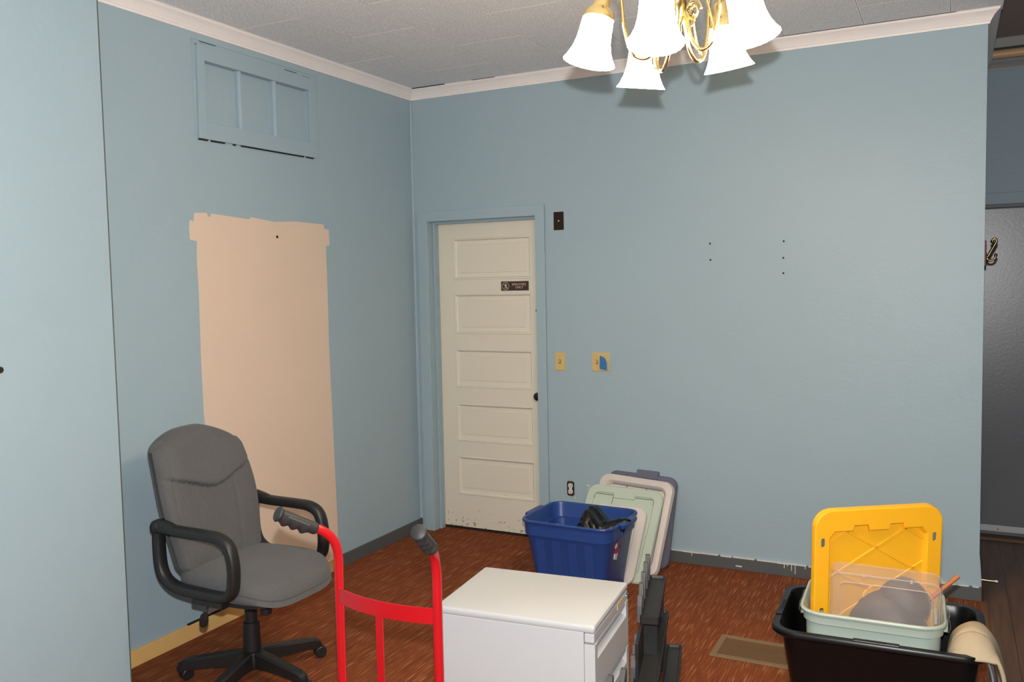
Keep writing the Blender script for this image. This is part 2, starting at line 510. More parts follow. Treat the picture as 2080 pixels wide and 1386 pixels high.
obj('paint_drip', bm, white, bb, smooth=0)
# flared plaster at the foot of the wall end
bm = NB(); prism(bm, [(W, 0.072), (W + 0.0115, 0.072), (W + 0.004, 0.2), (W, 0.24)], 0.002, 0.06, 'y')
struct('trim_7', bm, blue_wall, smooth=0)

# ---- door_1, five-panel cream door in a blue casing
door1 = bpy.data.objects.new('door_1', None); COL.objects.link(door1); door1['kind'] = 'structure'; door1.location = (0.52, 0.1, 0)
XZ = Matrix(((1, 0, 0, 0), (0, 0, -1, 0), (0, 1, 0, 0), (0, 0, 0, 1)))    # local (a,b,c) -> (a,-c,b): c is out of the wall
D0 = Matrix.Translation((-0.52, -0.1, 0))
bm = NB()
plate(bm, [(0.041, 0), (0.117, 0), (0.117, 2.063), (0.9, 2.063), (0.9, 0), (0.962, 0), (0.962, 2.13), (0.041, 2.13)], [], 0.0, 0.02, M=D0 @ XZ)
obj('casing', bm, blue_wall, door1, smooth=0, bevel=0.003)
bm = NB()   # jambs, head and stops
box(bm, DX0, 0.117, -0.001, 0.15, 0, DZ, M=D0); box(bm, 0.9, DX1, -0.001, 0.15, 0, DZ, M=D0); box(bm, 0.117, 0.9, -0.001, 0.15, 2.065, DZ, M=D0)
box(bm, 0.117, 0.133, 0.05, 0.098, 0, 2.065, M=D0); box(bm, 0.886, 0.9, 0.06, 0.098, 0, 2.065, M=D0); box(bm, 0.133, 0.886, 0.05, 0.098, 2.048, 2.065, M=D0)
obj('jamb', bm, blue_wall, door1, smooth=0, bevel=0.002)
pans = [(1.678, 1.953), (1.321, 1.588), (0.964, 1.22), (0.601, 0.856), (0.238, 0.499)]
PX0, PX1 = 0.241, 0.814
bm = NB()
plate(bm, [(0.121, 0.018), (0.897, 0.018), (0.897, 2.058), (0.121, 2.058)], [[(PX0, a), (PX1, a), (PX1, b), (PX0, b)] for a, b in pans], -0.135, -0.1, M=D0 @ XZ)
for a, b in pans:
    def rect(i, c):
        return [D0 @ XZ @ Vector(p) for p in ((PX0 + i, a + i, c), (PX1 - i, a + i, c), (PX1 - i, b - i, c), (PX0 + i, b - i, c))]
    rings(bm, [rect(0, -0.0995), rect(0.004, -0.0965), rect(0.010, -0.0975), rect(0.017, -0.110), rect(0.02, -0.112), rect(0.045, -0.112), rect(0.047, -0.108)], cap0=False, cap1=True)
obj('door_leaf', bm, None, door1, smooth=0)
leafm = mat('cream_door_leaf', '#e0dbcb', 0.42, bump=(45, 0.12, 0.003))
nt, N, L, bs = nodes(leafm)
tc = N.new('ShaderNodeTexCoord'); sp = N.new('ShaderNodeSeparateXYZ'); L.new(tc.outputs['Object'], sp.inputs[0])
n1 = N.new('ShaderNodeTexNoise'); n1.inputs['Scale'].default_value = 34; n1.inputs['Detail'].default_value = 3; L.new(tc.outputs['Object'], n1.inputs['Vector'])
n2 = N.new('ShaderNodeTexNoise'); n2.inputs['Scale'].default_value = 9; L.new(tc.outputs['Object'], n2.inputs['Vector'])
hz = mm('MULTIPLY', mm('SUBTRACT', 0.22, sp.outputs['Z']), 0.9)          # scuffs gather on the bottom rail
thr = mm('ADD', mm('MAXIMUM', hz, -0.05), mm('MULTIPLY', n2.outputs['Fac'], 0.22))
sc = mm('GREATER_THAN', mm('ADD', n1.outputs['Fac'], thr), 0.885)
m1 = N.new('ShaderNodeMix'); m1.data_type = 'RGBA'; L.new(mm('MULTIPLY', sc, 0.75), m1.inputs[0]); m1.inputs[6].default_value = rgb('#e0dbcb'); m1.inputs[7].default_value = rgb('#8d8071')
L.new(m1.outputs[2], bs.inputs['Base Color'])
bpy.data.objects['door_leaf'].data.materials.clear(); bpy.data.objects['door_leaf'].data.materials.append(leafm)
bm = NB()
lathe(bm, [(0.006, 0.0), (0.006, 0.012), (0.009, 0.016), (0.020, 0.022), (0.0265, 0.032), (0.0265, 0.040), (0.021, 0.049), (0.010, 0.053), (0.001, 0.054)], 24, D0 @ along((0.858, 0.1, 0.928), (0, -1, 0)))
obj('door_knob', bm, mat('dark_knob', '#1d1815', 0.25), door1)
bm = NB(); box(bm, 0.838, 0.888, 0.0965, 0.1, 0.82, 0.99, M=D0)
obj('lock_plate', bm, leafm, door1, smooth=0, bevel=0.001)
bm = NB(); lathe(bm, [(0.012, 0), (0.011, 0.004), (0.002, 0.006)], 12, D0 @ along((0.852, 0.1, 1.475), (0, -1, 0)))
obj('deadbolt_hole', bm, dark, door1)
obj('gap', B(0.121 - 0.52, 0.897 - 0.52, 0.002, 0.03, 0.001, 0.018), dark, door1, smooth=0)

# ---- window_1, painted-over transom above the patch
win = bpy.data.objects.new('window_1', None); COL.objects.link(win); win['kind'] = 'structure'; win.location = (0.0, -1.4, 2.59)
T0 = Matrix.Translation((0, 1.4, -2.59))
cols = [(-1.781, -1.5445), (-1.5445, -1.292), (-1.292, -1.029)]
bm = NB()
plate(bm, [(-1.832, 2.367), (-0.975, 2.372), (-0.962, 2.806), (-1.825, 2.806)], [[(-1.781, 2.45), (-1.029, 2.45), (-1.029, 2.737), (-1.781, 2.737)]], 0.001, 0.012, M=T0 @ YZ)
obj('window_frame', bm, blue_wall, win, smooth=0, bevel=0.002)
for y0, y1 in ((-1.555, -1.534), (-1.303, -1.281)):
    bm = NB(); prism(bm, [(-0.026, y0), (-0.026, y1), (-0.004, y1), (0.008, y1 - 0.007), (0.008, y0 + 0.007), (-0.004, y0)], 2.4505, 2.7365, 'z', M=T0)
    obj('mullion', bm, blue_wall, win, smooth=0)
for y0, y1 in cols:
    obj('panel', B(-0.032, -0.026, y0 + 0.0005, y1 - 0.0005, 2.4505, 2.7365, M=T0), blue_wall, win, smooth=0)
bm = NB()
for (y0, z0, y1, z1) in ((-1.832, 2.3655, -1.775, 2.366), (-1.755, 2.366, -1.665, 2.367), (-1.61, 2.367, -1.592, 2.367), (-1.555, 2.368, -1.08, 2.371), (-1.06, 2.371, -1.0, 2.3715)):
    s = (z1 - z0) / (y1 - y0)
    vs = box(bm, 0.0005, 0.006, y0, y1, z0 - 0.006, z0 + 0.001)
    for v in vs: v.co.z += s * (v.co.y - y0)
for (y0, y1, z) in ((-1.83, -1.755, 2.808), (-1.80, -1.70, 2.826), (-1.21, -1.115, 2.815), (-1.07, -1.01, 2.810)):
    box(bm, 0.0005, 0.004, y0, y1, z - 0.002, z)
for v in bm.verts: v.co = T0 @ v.co
obj('gap', bm, dark, win, smooth=0)
bm = NB()   # ridge of old caulk round the frame
for (y0, y1, z0, z1) in ((-1.850, -1.846, 2.35, 2.83), (-0.948, -0.944, 2.34, 2.83), (-1.85, -0.945, 2.828, 2.831)):
    box(bm, 0.0, 0.003, y0, y1, z0, z1, M=T0)
obj('caulk_ridge', bm, blue_wall, win, smooth=0)

# ---- hall beyond the wall end
struct('wall_hall_left', B(W - 0.12, W, 0.15, 1.25, 0, 3.05), hall_wall, smooth=0)
struct('baseboard_hall', B(W, W + 0.012, 0.0, 1.25, 0, HB - 0.002), greyb, smooth=0, bevel=0.002)
struct('wall_hall', B(2.9, 6.2, 1.25, 1.4, 0, 3.1), hall_wall, smooth=0)
bm = NB(); rings(bm, [[Vector((3.0, 1.25 - d * 0.8, 2.932 + z * 0.75)) for d, z in CR], [Vector((6.2, 1.25 - d * 0.8, 2.932 + z * 0.75)) for d, z in CR]])
struct('trim_8', bm, greytrim, smooth=30)
struct('trim_9', B(3.0, 6.2, 1.17, 1.25, 3.0, 3.06), greytrim, smooth=0, bevel=0.006)
door2 = bpy.data.objects.new('door_2', None); COL.objects.link(door2); door2['kind'] = 'structure'; door2.location = (3.75, 1.22, 0)
E0 = Matrix.Translation((-3.75, -1.22, 0))
obj('door_leaf', B(3.28, 4.22, 1.215, 1.245, 0.03, 2.045, M=E0), greydoor, door2, smooth=0, bevel=0.002)
obj('door_frame', B(3.2, 4.3, 1.20, 1.25, 2.05, 2.072, M=E0), mat('charcoal_frame_paint', '#4d5052', 0.5), door2, smooth=0, bevel=0.002)
obj('header_trim', B(3.1, 4.4, 1.225, 1.25, 2.073, 2.142, M=E0), mat('blue_header_paint', '#7f929c', 0.5), door2, smooth=0, bevel=0.002)
obj('door_sweep', B(3.28, 4.22, 1.205, 1.2148, 0.047, 0.086, M=E0), sweepm, door2, smooth=0, bevel=0.002)
bm = NB(); lathe(bm, [(0.004, 0), (0.003, 0.002), (0.001, 0.002)], 10, E0 @ along((3.47, 1.205, 0.062), (0, -1, 0)))
obj('screw', bm, dark, door2)
bm = NB(); prism(bm, [(1.16, 0.0), (1.175, 0.012), (1.25, 0.018), (1.25, 0.0)], 3.28, 4.22, 'x', M=E0)
obj('threshold', bm, mat('worn_wood_threshold', '#6e5846', 0.6, var=(12, 0.2)), door2, smooth=0)
# pipe along the top of the hall wall
bm = NB(); tube(bm, [(3.0, 1.15, 2.955), (6.1, 1.15, 2.955)], 0.026, 18)
pipe = obj('ceiling_pipe', bm, pipem)
tag(pipe, 'tan painted pipe running along the top of the hall wall above the dark door', 'pipe')

# ------------------------------------------------------------------ small things on the walls
def cover(name, label, cat, cx_, z, w, h, m, y=0.0, group=None):
    t = thing(name, label, cat, (cx_, y, z), 0, group)
    bm = NB(); loft(bm, [(w, h, 0.004, 0), (w, h, 0.004, 0.003), (w - 0.006, h - 0.006, 0.003, 0.006)], M=XZ, seg=3)
    obj('cover_plate', bm, m, t, smooth=30)
    return t
def screw(t, x, z, m, r=0.0035):
    bm = NB(); lathe(bm, [(r, 0.0055), (r, 0.0065), (r * 0.5, 0.0075), (0.0005, 0.0075)], 10, XZ @ Matrix.Translation((x, z, 0)))
    obj('screw', bm, m, t)
def toggle(t, x):
    bm = NB(); prism(bm, [(-0.012, 0.006), (0.012, 0.006), (0.002, 0.016), (-0.006, 0.018), (-0.010, 0.012)], x - 0.005, x + 0.005, 'x', M=Matrix(((1, 0, 0, 0), (0, 0, -1, 0), (0, 1, 0, 0), (0, 0, 0, 1))))
    obj('toggle', bm, ivoryd, t, smooth=0, bevel=0.001)
    bm = NB(); box(bm, x - 0.0065, x + 0.0065, -0.0066, -0.005, -0.013, 0.013)
    obj('toggle_slot', bm, dark, t, smooth=0)
bt = cover('wall_plate', 'dark bronze blank wall plate high beside the door casing', 'wall plate', 1.053, 2.024, 0.066, 0.11, bronze)
screw(bt, 0, 0, chrome, 0.004)
s1 = cover('light_switch', 'single ivory light switch beside the door casing', 'light switch', 1.048, 1.164, 0.066, 0.112, ivory, group='ivory light switches')
toggle(s1, 0); screw(s1, 0, 0.03, ivoryd); screw(s1, 0, -0.03, ivoryd)
s2 = cover('light_switch', 'double ivory light switch plate with blue tape over one toggle', 'light switch', 1.3145, 1.167, 0.112, 0.112, ivory, group='ivory light switches')
for x in (-0.023, 0.023):
    toggle(s2, x); screw(s2, x, 0.03, ivoryd); screw(s2, x, -0.03, ivoryd)
bm = NB()
tp = [(1.315, 1.206), (1.330, 1.203), (1.351, 1.190), (1.360, 1.165), (1.361, 1.118), (1.338, 1.122), (1.313, 1.128)]
ring0 = [Vector((x, -0.021 if i in (1, 2) else -0.0185, z)) for i, (x, z) in enumerate(tp)]
ring1 = [Vector((v.x, v.y + 0.0008, v.z)) for v in ring0]
rings(bm, [ring0, ring1])
tag(obj('masking_tape', bm, tapeb, smooth=0), 'torn strip of blue tape stuck on the double switch plate', 'tape')
# outlet with no cover
ot = thing('power_outlet', 'white power outlet without its cover, low beside the door casing', 'outlet', (1.105, 0, 0.375))
obj('box_opening', B(-0.024, 0.024, -0.0015, 0.001, -0.040, 0.040), dark, ot, smooth=0)
bm = NB()
for s in (1, -1):
    loft(bm, [(0.030, 0.028, 0.010, 0.0), (0.030, 0.028, 0.010, 0.006), (0.027, 0.025, 0.009, 0.007)], M=XZ @ Matrix.Translation((0, s * 0.019, 0)), seg=4)
box(bm, -0.010, 0.010, -0.005, 0, -0.008, 0.008)
obj('receptacle', bm, itemw, ot, smooth=30)
for s in (1, -1):
    bm = NB()
    box(bm, -0.007, -0.005, -0.0075, -0.006, s * 0.019 - 0.002, s * 0.019 + 0.007); box(bm, 0.005, 0.007, -0.0075, -0.006, s * 0.019 - 0.002, s * 0.019 + 0.006)
    box(bm, -0.002, 0.002, -0.0075, -0.006, s * 0.019 - 0.010, s * 0.019 - 0.006)
    obj('socket_slot', bm, dark, ot, smooth=0)
    obj('mounting_ear', B(-0.018, 0.018, -0.003, -0.001, s * 0.043 - 0.004, s * 0.043 + 0.004), chrome, ot, smooth=0)

# EMPLOYEES ONLY sign on the door
sg = thing('door_sign', 'small brown EMPLOYEES ONLY sign on the cream door', 'sign', (0.696, 0.0998, 1.633))
obj('sign_plate', B(-0.099, 0.099, -0.003, 0, -0.030, 0.030), signm, sg, smooth=0, bevel=0.001)
def text_mesh(body, size, x, z, y, m, parent, name):
    cu = bpy.data.curves.new('txt', 'FONT'); cu.body = body; cu.size = size; cu.align_x = 'CENTER'; cu.align_y = 'CENTER'; cu.extrude = 0.0003
    to = bpy.data.objects.new('txt', cu); COL.objects.link(to)
    dg = bpy.context.evaluated_depsgraph_get(); me = bpy.data.meshes.new_from_object(to.evaluated_get(dg))
    bpy.data.objects.remove(to); bpy.data.curves.remove(cu)
    o = bpy.data.objects.new(name, me); COL.objects.link(o); me.materials.clear(); me.materials.append(m)
    o.parent = parent; o.location = (x, y, z); o.rotation_euler = (PI / 2, 0, 0)
    return o
text_mesh('EMPLOYEES', 0.0205, 0.030, 0.009, -0.0034, signt, sg, 'lettering').scale = (0.95, 1, 1)
text_mesh('ONLY', 0.0205, 0.032, -0.010, -0.0034, signt, sg, 'lettering')
bm = NB()
C0 = Matrix.Translation((-0.066, 0, 0)) @ XZ
def ring2d(bm, r0, r1, z0, z1, M, seg=32):
    plate(bm, [(r1 * math.cos(2 * PI * k / seg), r1 * math.sin(2 * PI * k / seg)) for k in range(seg)], [[(r0 * math.cos(2 * PI * k / seg), r0 * math.sin(2 * PI * k / seg)) for k in range(seg)]], z0, z1, M=M)
ring2d(bm, 0.0235, 0.0258, 0.003, 0.0036, C0)
prism(bm, [(-0.0175, 0.016), (-0.016, 0.0175), (0.0175, -0.016), (0.016, -0.0175)], 0.003, 0.0035, 'z', M=C0)
lathe(bm, [(0.0042, 0.003), (0.0042, 0.0036)], 14, C0 @ Matrix.Translation((0.002, 0.013, 0)))
for poly in ([(-0.004, 0.008), (0.005, 0.009), (0.006, -0.003), (-0.001, -0.004)], [(0.005, 0.007), (0.011, 0.0), (0.009, -0.002), (0.003, 0.004)], [(-0.004, 0.008), (-0.009, 0.001), (-0.007, -0.001), (-0.001, 0.004)],
             [(-0.001, -0.003), (0.003, -0.003), (-0.004, -0.018), (-0.008, -0.018)], [(0.002, -0.003), (0.006, -0.003), (0.010, -0.016), (0.006, -0.017)]):
    prism(bm, poly, 0.003, 0.0036, 'z', M=C0)
obj('no_entry_symbol', bm, signt, sg, smooth=0)

# coat hook on the wall end
hk = thing('coat_hook', 'brass double coat hook on a red-brown board at the end of the wall', 'coat hook', (W, 0.2, 1.765))
obj('mounting_board', B(0, 0.013, -0.05, 0.05, -0.075, 0.055), hookwood, hk, smooth=0, bevel=0.003)
bm = NB()
tube(bm, smoothpath([(0.013, 0, -0.03), (0.024, 0, -0.022), (0.034, 0, 0.0), (0.049, 0, 0.028), (0.058, 0, 0.048), (0.055, 0, 0.062), (0.046, 0, 0.062), (0.040, 0, 0.054)], 6), lambda t: 0.0075 - 0.0015 * t, 12)
tube(bm, smoothpath([(0.016, 0, -0.026), (0.022, 0, -0.042), (0.036, 0, -0.046), (0.050, 0, -0.040), (0.056, 0, -0.028), (0.056, 0, -0.022)], 6), 0.006, 12)
for p in ((0.040, 0, 0.050), (0.057, 0, -0.020)):
    bmesh.ops.create_icosphere(bm, subdivisions=2, radius=0.009, matrix=Matrix.Translation(p))
loft(bm, [(0.03, 0.05, 0.01, 0.013), (0.026, 0.046, 0.01, 0.017)], M=Matrix(((0, 0, 1, 0), (1, 0, 0, 0), (0, 1, 0, -0.03), (0, 0, 0, 1))), seg=4)
obj('hook', bm, antique, hk)
# door stop
ds = thing('door_stop', 'thin brass door stop low on the end of the wall', 'door stop', (W + 0.006, 0.07, 0.088))
bm = NB(); tube(bm, [(0, 0, 0), (0.07, 0, 0)], 0.004, 10); lathe(bm, [(0.009, 0), (0.008, 0.004), (0.004, 0.006)], 14, along((0, 0, 0), (1, 0, 0)))
obj('rod', bm, brass, ds)
bm = NB(); lathe(bm, [(0.005, 0), (0.006, 0.003), (0.006, 0.012), (0.003, 0.015)], 12, along((0.066, 0, 0), (1, 0, 0)))
obj('tip', bm, itemw, ds)

# floor vent
vt = thing('floor_register', 'tan metal floor register set in the brown carpet behind the black tote', 'floor vent', (2.44, -1.077, 0.0))
bm = NB()
YX = Matrix.Identity(4)
hw, hd = 0.176, 0.123
plate(bm, [(-hw, -hd), (hw, -hd), (hw, hd), (-hw, hd)], [[(-hw + 0.028, -hd + 0.028), (hw - 0.028, -hd + 0.028), (hw - 0.028, hd - 0.028), (-hw + 0.028, hd - 0.028)]], 0.0, 0.007)
obj('vent_frame', bm, ventm, vt, smooth=0, bevel=0.002)
obj('vent_well', B(-hw + 0.026, hw - 0.026, -hd + 0.026, hd - 0.026, 0.0005, 0.0015), ventd, vt, smooth=0)
bm = NB()
for k in range(12):
    y = -hd + 0.036 + k * (2 * hd - 0.072) / 11
    box(bm, -hw + 0.027, hw - 0.027, -0.004, 0.004, -0.0006, 0.0006, M=Matrix.Translation((0, y, 0.004)) @ Matrix.Rotation(0.35, 4, 'X'))
obj('louver', bm, ventd, vt, smooth=0)

# ------------------------------------------------------------------ office chair
ch = thing('office_chair', 'grey fabric swivel office chair with black loop armrests', 'office chair', (0.565, -2.195, 0), 0.0)
def hwid(v):      # half width of the backrest from bottom (0) to top (1)
    w = 0.215 + 0.040 * math.sin(min(1, v / 0.62) * PI / 2)
    if v > 0.45: w -= 0.036 * ((v - 0.45) / 0.55) ** 1.6
    if v > 0.80:
        q = (v - 0.80) / 0.20
        w *= math.sqrt(max(0.0, 1 - 0.58 * q ** 3.2))
    if v < 0.08: w *= 0.90 + 0.10 * (v / 0.08)
    return w
def back_pt(u, v, side):
    z = 0.475 + 0.595 * v
    w = hwid(v)
    if v > 0.82: z -= 0.045 * (abs(u) ** 3) * ((v - 0.82) / 0.18)
    xc = -0.165 - 0.125 * v + 0.02 * math.sin(v * PI * 0.9) - 0.02 * (v ** 4)
    e = max(0.0, (1 - abs(u) ** 7)) ** 0.5 * max(0.0, (1 - abs(2 * v - 1) ** 14)) ** 0.5
    if side > 0:
        x = xc + 0.060 * e + 0.018 * (u * u) * (v < 0.9)
        vs_ = 0.60 + 0.085 * u * u - 0.02 * math.cos(min(1, abs(u) / 0.6) * PI)
        x -= 0.012 * e * math.exp(-((v - vs_) / 0.010) ** 2)
        if v > vs_: x += 0.022 * e * math.exp(-((v - vs_ - 0.05) / 0.15) ** 2) * (1 - abs(u) ** 3)
        x -= 0.005 * e * math.exp(-((abs(u) - 0.84) / 0.025) ** 2)
        if v < vs_: x -= 0.003 * e * math.exp(-((abs(u) - 0.42) / 0.03) ** 2)
    else:
        x = xc - 0.040 * e
    return Vector((x, u * w - 0.004 - 0.020 * v, z))
bm = NB()
NU, NV = 72, 90
us = [math.sin(PI / 2 * (2 * i / NU - 1)) * 0.35 + (2 * i / NU - 1) * 0.65 for i in range(NU + 1)]
vv = [0.5 - 0.5 * math.cos(PI * j / NV) * 0.4 - 0.5 * (1 - 2 * j / NV) * 0.6 for j in range(NV + 1)]
G = {}
for s in (1, -1):
    for i, u in enumerate(us):
        for j, v in enumerate(vv):
            G[s, i, j] = bm.verts.new(back_pt(u, v, s))
    for i in range(NU):
        for j in range(NV):
            bm.faces.new((G[s, i, j], G[s, i + 1, j], G[s, i + 1, j + 1], G[s, i, j + 1]))
bmesh.ops.remove_doubles(bm, verts=bm.verts, dist=0.0004)
obj('backrest', bm, fabric, ch, smooth=70)
# seat cushion
bm = NB()
def seat_ring(ins, z, droop=0.0):
    out = []
    n = 72
    for k in range(n):
        a = 2 * PI * k / n
        c, s = math.cos(a), math.sin(a)
        ex = 2 / 4.2
        x = math.copysign(abs(c) ** ex, c); y = math.copysign(abs(s) ** ex, s)
        hx, hy = 0.268 - ins, 0.254 - ins
        px, py = 0.045 + x * hx, y * hy
        py *= 1 - 0.07 * max(0, -x) - 0.10 * max(0, x) ** 3
        zz = z - droop * max(0, (px - 0.12)) ** 2 * 2.2
        out.append(Vector((px, py, zz)))
    return out
lv = [(0.10, 0.415), (0.03, 0.417), (0.008, 0.427), (0.0, 0.447), (0.004, 0.466), (0.006, 0.469), (0.002, 0.472), (0.004, 0.488), (0.014, 0.503), (0.035, 0.514), (0.07, 0.521), (0.12, 0.523), (0.19, 0.520), (0.24, 0.519)]
rings(bm, [seat_ring(i, z, 0.6 if z > 0.43 else 0.2) for i, z in lv])
obj('seat', bm, fabric, ch, smooth=60)
bm = NB(); rings(bm, [seat_ring(0.035, 0.400, 0.0), seat_ring(0.018, 0.405, 0.0), seat_ring(0.018, 0.422, 0.0)])
obj('seat_pan', bm, blk, ch)
# arms: closed loops
for s in (-1, 1):
    ax = s * 0.268
    path = smoothpath([(-0.205, ax, 0.694), (-0.10, ax, 0.692), (0.04, ax, 0.691), (0.112, ax, 0.686), (0.160, ax, 0.660), (0.180, ax, 0.60), (0.180, ax, 0.525), (0.166, ax, 0.478), (0.125, ax, 0.456), (0.0, ax, 0.454),
                       (-0.12, ax, 0.460), (-0.185, ax, 0.488), (-0.212, ax, 0.54), (-0.218, ax, 0.62), (-0.216, ax, 0.672)], 5, closed=True)
    bm = NB(); tube(bm, path, 0, 14, closed=True, up=(0, 1, 0), prof=lambda t, th: (0.026 * math.copysign(abs(math.cos(th)) ** 0.7, math.cos(th)), 0.021 * math.copysign(abs(math.sin(th)) ** 0.7, math.sin(th))))
    lathe(bm, [(0.001, -0.034), (0.018, -0.031), (0.028, -0.02), (0.031, 0), (0.028, 0.02), (0.018, 0.031), (0.001, 0.034)], 18, Matrix.Translation((-0.214, ax, 0.700)) @ Matrix.Rotation(PI / 2, 4, 'X'))
    tube(bm, smoothpath([(-0.20, ax, 0.706), (-0.16, ax, 0.700), (-0.11, ax, 0.690)], 4), lambda t: 0.028 - 0.006 * t, 14)
    box(bm, -0.05, 0.11, min(ax, ax - s * 0.05), max(ax, ax - s * 0.05), 0.405, 0.432)
    obj('armrest', bm, blk, ch, smooth=50)
# base
bm = NB(); lathe(bm, [(0.026, 0.20), (0.026, 0.395), (0.035, 0.402)], 24)
obj('gas_lift', bm, blk, ch)
bm = NB(); lathe(bm, [(0.040, 0.085), (0.040, 0.09), (0.036, 0.15), (0.0345, 0.235), (0.034, 0.245), (0.029, 0.247)], 28)
obj('column_sleeve', bm, blk, ch)
bm = NB(); lathe(bm, [(0.03, 0.046), (0.050, 0.056), (0.054, 0.095), (0.047, 0.120), (0.036, 0.126)], 28)
obj('hub', bm, blk, ch)
bm = NB(); box(bm, -0.09, 0.10, -0.055, 0.055, 0.372, 0.403)
obj('tilt_mechanism', bm, blk, ch, smooth=0, bevel=0.008)
bm = NB(); lathe(bm, [(0.018, 0.326), (0.023, 0.329), (0.024, 0.375), (0.022, 0.40)], 20, Matrix.Translation((0.155, -0.075, 0)), wav=lambda i, th: 0.03 * math.cos(10 * th))
obj('tension_knob', bm, blk, ch)
bm = NB(); tube(bm, smoothpath([(0.06, -0.05, 0.388), (0.03, -0.11, 0.39), (-0.005, -0.210, 0.386), (-0.008, -0.232, 0.375), (-0.010, -0.240, 0.360)], 5), 0.0045, 10)
lv_ = obj('lever', bm, blk, ch)
bm = NB(); loft(bm, [(0.012, 0.006, 0.002, 0.012), (0.030, 0.009, 0.004, 0.0), (0.037, 0.011, 0.005, -0.022), (0.032, 0.010, 0.005, -0.042), (0.016, 0.008, 0.003, -0.052)], M=Matrix.Translation((-0.010, -0.242, 0.355)) @ Matrix.Rotation(0.25, 4, 'Y') @ Matrix.Rotation(0.5, 4, 'Z'))
obj('paddle', bm, blk, lv_)
def chair_leg(az, turn):
    M = Matrix.Rotation(az, 4, 'Z')
    bm = NB()
    rs = []
    for k, (x, zt, zb, hw_) in enumerate([(0.03, 0.124, 0.058, 0.027), (0.08, 0.121, 0.062, 0.026), (0.16, 0.111, 0.060, 0.024), (0.24, 0.100, 0.056, 0.022), (0.285, 0.093, 0.050, 0.021), (0.306, 0.083, 0.046, 0.019), (0.314, 0.070, 0.048, 0.013)]):
        r = 0.008
        rs.append([M @ Vector((x, y, z)) for y, z in ((-hw_, zb), (hw_, zb), (hw_, zt - r), (hw_ - r, zt), (-hw_ + r, zt), (-hw_, zt - r))])
    rings(bm, rs)
    lathe(bm, [(0.016, 0.040), (0.016, 0.062)], 14, M @ Matrix.Translation((0.294, 0, 0)))
    l = obj('leg', bm, blk, ch, smooth=35)
    K = M @ Matrix.Translation((0.294, 0, 0)) @ Matrix.Rotation(turn - az, 4, 'Z')
    bm = NB()
    for s in (-1, 1):
        lathe(bm, [(0.004, -0.008), (0.022, -0.009), (0.0255, -0.005), (0.0255, 0.005), (0.022, 0.008), (0.004, 0.007)], 20, K @ Matrix.Translation((0.016, s * 0.0135, 0.0258)) @ Matrix.Rotation(PI / 2, 4, 'X'))
    box(bm, 0.0, 0.03, -0.005, 0.005, 0.012, 0.045, M=K)
    lathe(bm, [(0.022, -0.009), (0.022, 0.009)], 20, K @ Matrix.Translation((0.016, 0, 0.0258)) @ Matrix.Rotation(PI / 2, 4, 'X'))
    tube(bm, [K @ Vector(p) for p in smoothpath([(-0.010, 0, 0.028), (-0.006, 0, 0.044), (0.010, 0, 0.054), (0.028, 0, 0.049), (0.040, 0, 0.038)], 4)], 0, 10, prof=lambda t, th: (0.003 * math.cos(th), 0.019 * math.sin(th)), up=K.to_3x3() @ Vector((-1, 0, 0.2)))
    obj('caster', bm, blk, l, smooth=40)
for k in range(5):
    chair_leg(math.radians(66 + 72 * k), 0.77 + (0.25, -0.5, 0.5, -0.35, 0.3)[k])

# ------------------------------------------------------------------ hand truck
ht = thing('hand_truck', 'red tubular hand truck with black rubber grips', 'hand truck', (1.786, -2.922, 0), -0.074)
RX = 0.1765
for s in (-1, 1):
    sp_ = 0.080 if s < 0 else 0.062
    x = s * RX
    fl_ = 1.4 if s < 0 else 1.1
    p_bend = [(x, 0, 0.10), (x, 0, 0.45), (x, 0, 0.80), (x, 0, 0.868), (x + s * 0.004 * fl_, -0.012, 0.918), (x + s * 0.016 * fl_, -0.038, 0.950), (x + s * 0.030 * fl_, -0.064, 0.966)]
    path = [Vector(p_bend[0]), Vector(p_bend[1])] + smoothpath(p_bend[2:], 6)
    bm = NB(); tube(bm, path, 0.0135, 16)
    rl = obj('rail', bm, red, ht)
    g0 = Vector((x + s * 0.024 * fl_, -0.052, 0.958)); g1 = Vector((x + s * sp_, -0.156, 1.022 if s < 0 else 1.036))
    n = 60
    gp = [g0.lerp(g1, k / n) for k in range(n + 1)]
    def gprof(t, th):
        r = 0.0178
        if t < 0.03: r = 0.0165
        if t > 0.90: r = 0.0178 + 0.0045 * min(1, (t - 0.90) / 0.05)
        if t > 0.97: r -= 0.004 * (t - 0.97) / 0.03
        a, b = r * math.cos(th), r * math.sin(th)
        if a < 0 and 0.18 < t < 0.88:
            a *= 1.12 + 0.42 * max(0, math.sin((t - 0.18) / 0.70 * PI * 6.0 - PI / 2) * 0.5 + 0.5)
        return a, b
    bm = NB(); tube(bm, gp, 0, 22, up=(0, 0, 1), prof=gprof)
    gr_ = obj('grip', bm, gripm, ht, smooth=50)
    bm = NB()
    d = (g1 - g0).normalized(); Mg = frame_m(g0, d, Vector((0, 0, 1)).cross(d).cross(d) * -1)
    for sd in (1, -1):
        box(bm, 0.03, 0.10, 0.0015, 0.0065, sd * 0.0165 - 0.002, sd * 0.0165 + 0.002, M=Mg)
    obj('grip_rib', bm, rackg, gr_, smooth=0, bevel=0.001)
def strap(name, z0, z1, bow):
    bm = NB(); rs = []
    for k in range(21):
        t = k / 20 * 2 - 1
        y = -bow * (1 - t * t) - 0.006
        rs.append([Vector((t * RX, y - 0.002, z0)), Vector((t * RX, y + 0.002, z0)), Vector((t * RX, y + 0.002, z1)), Vector((t * RX, y - 0.002, z1))])
    rings(bm, rs); return obj(name, bm, red, ht, smooth=40)
strap('cross_strap', 0.733, 0.777, 0.030)
strap('cross_strap', 0.44, 0.48, 0.030)
strap('cross_strap', 0.17, 0.21, 0.030)
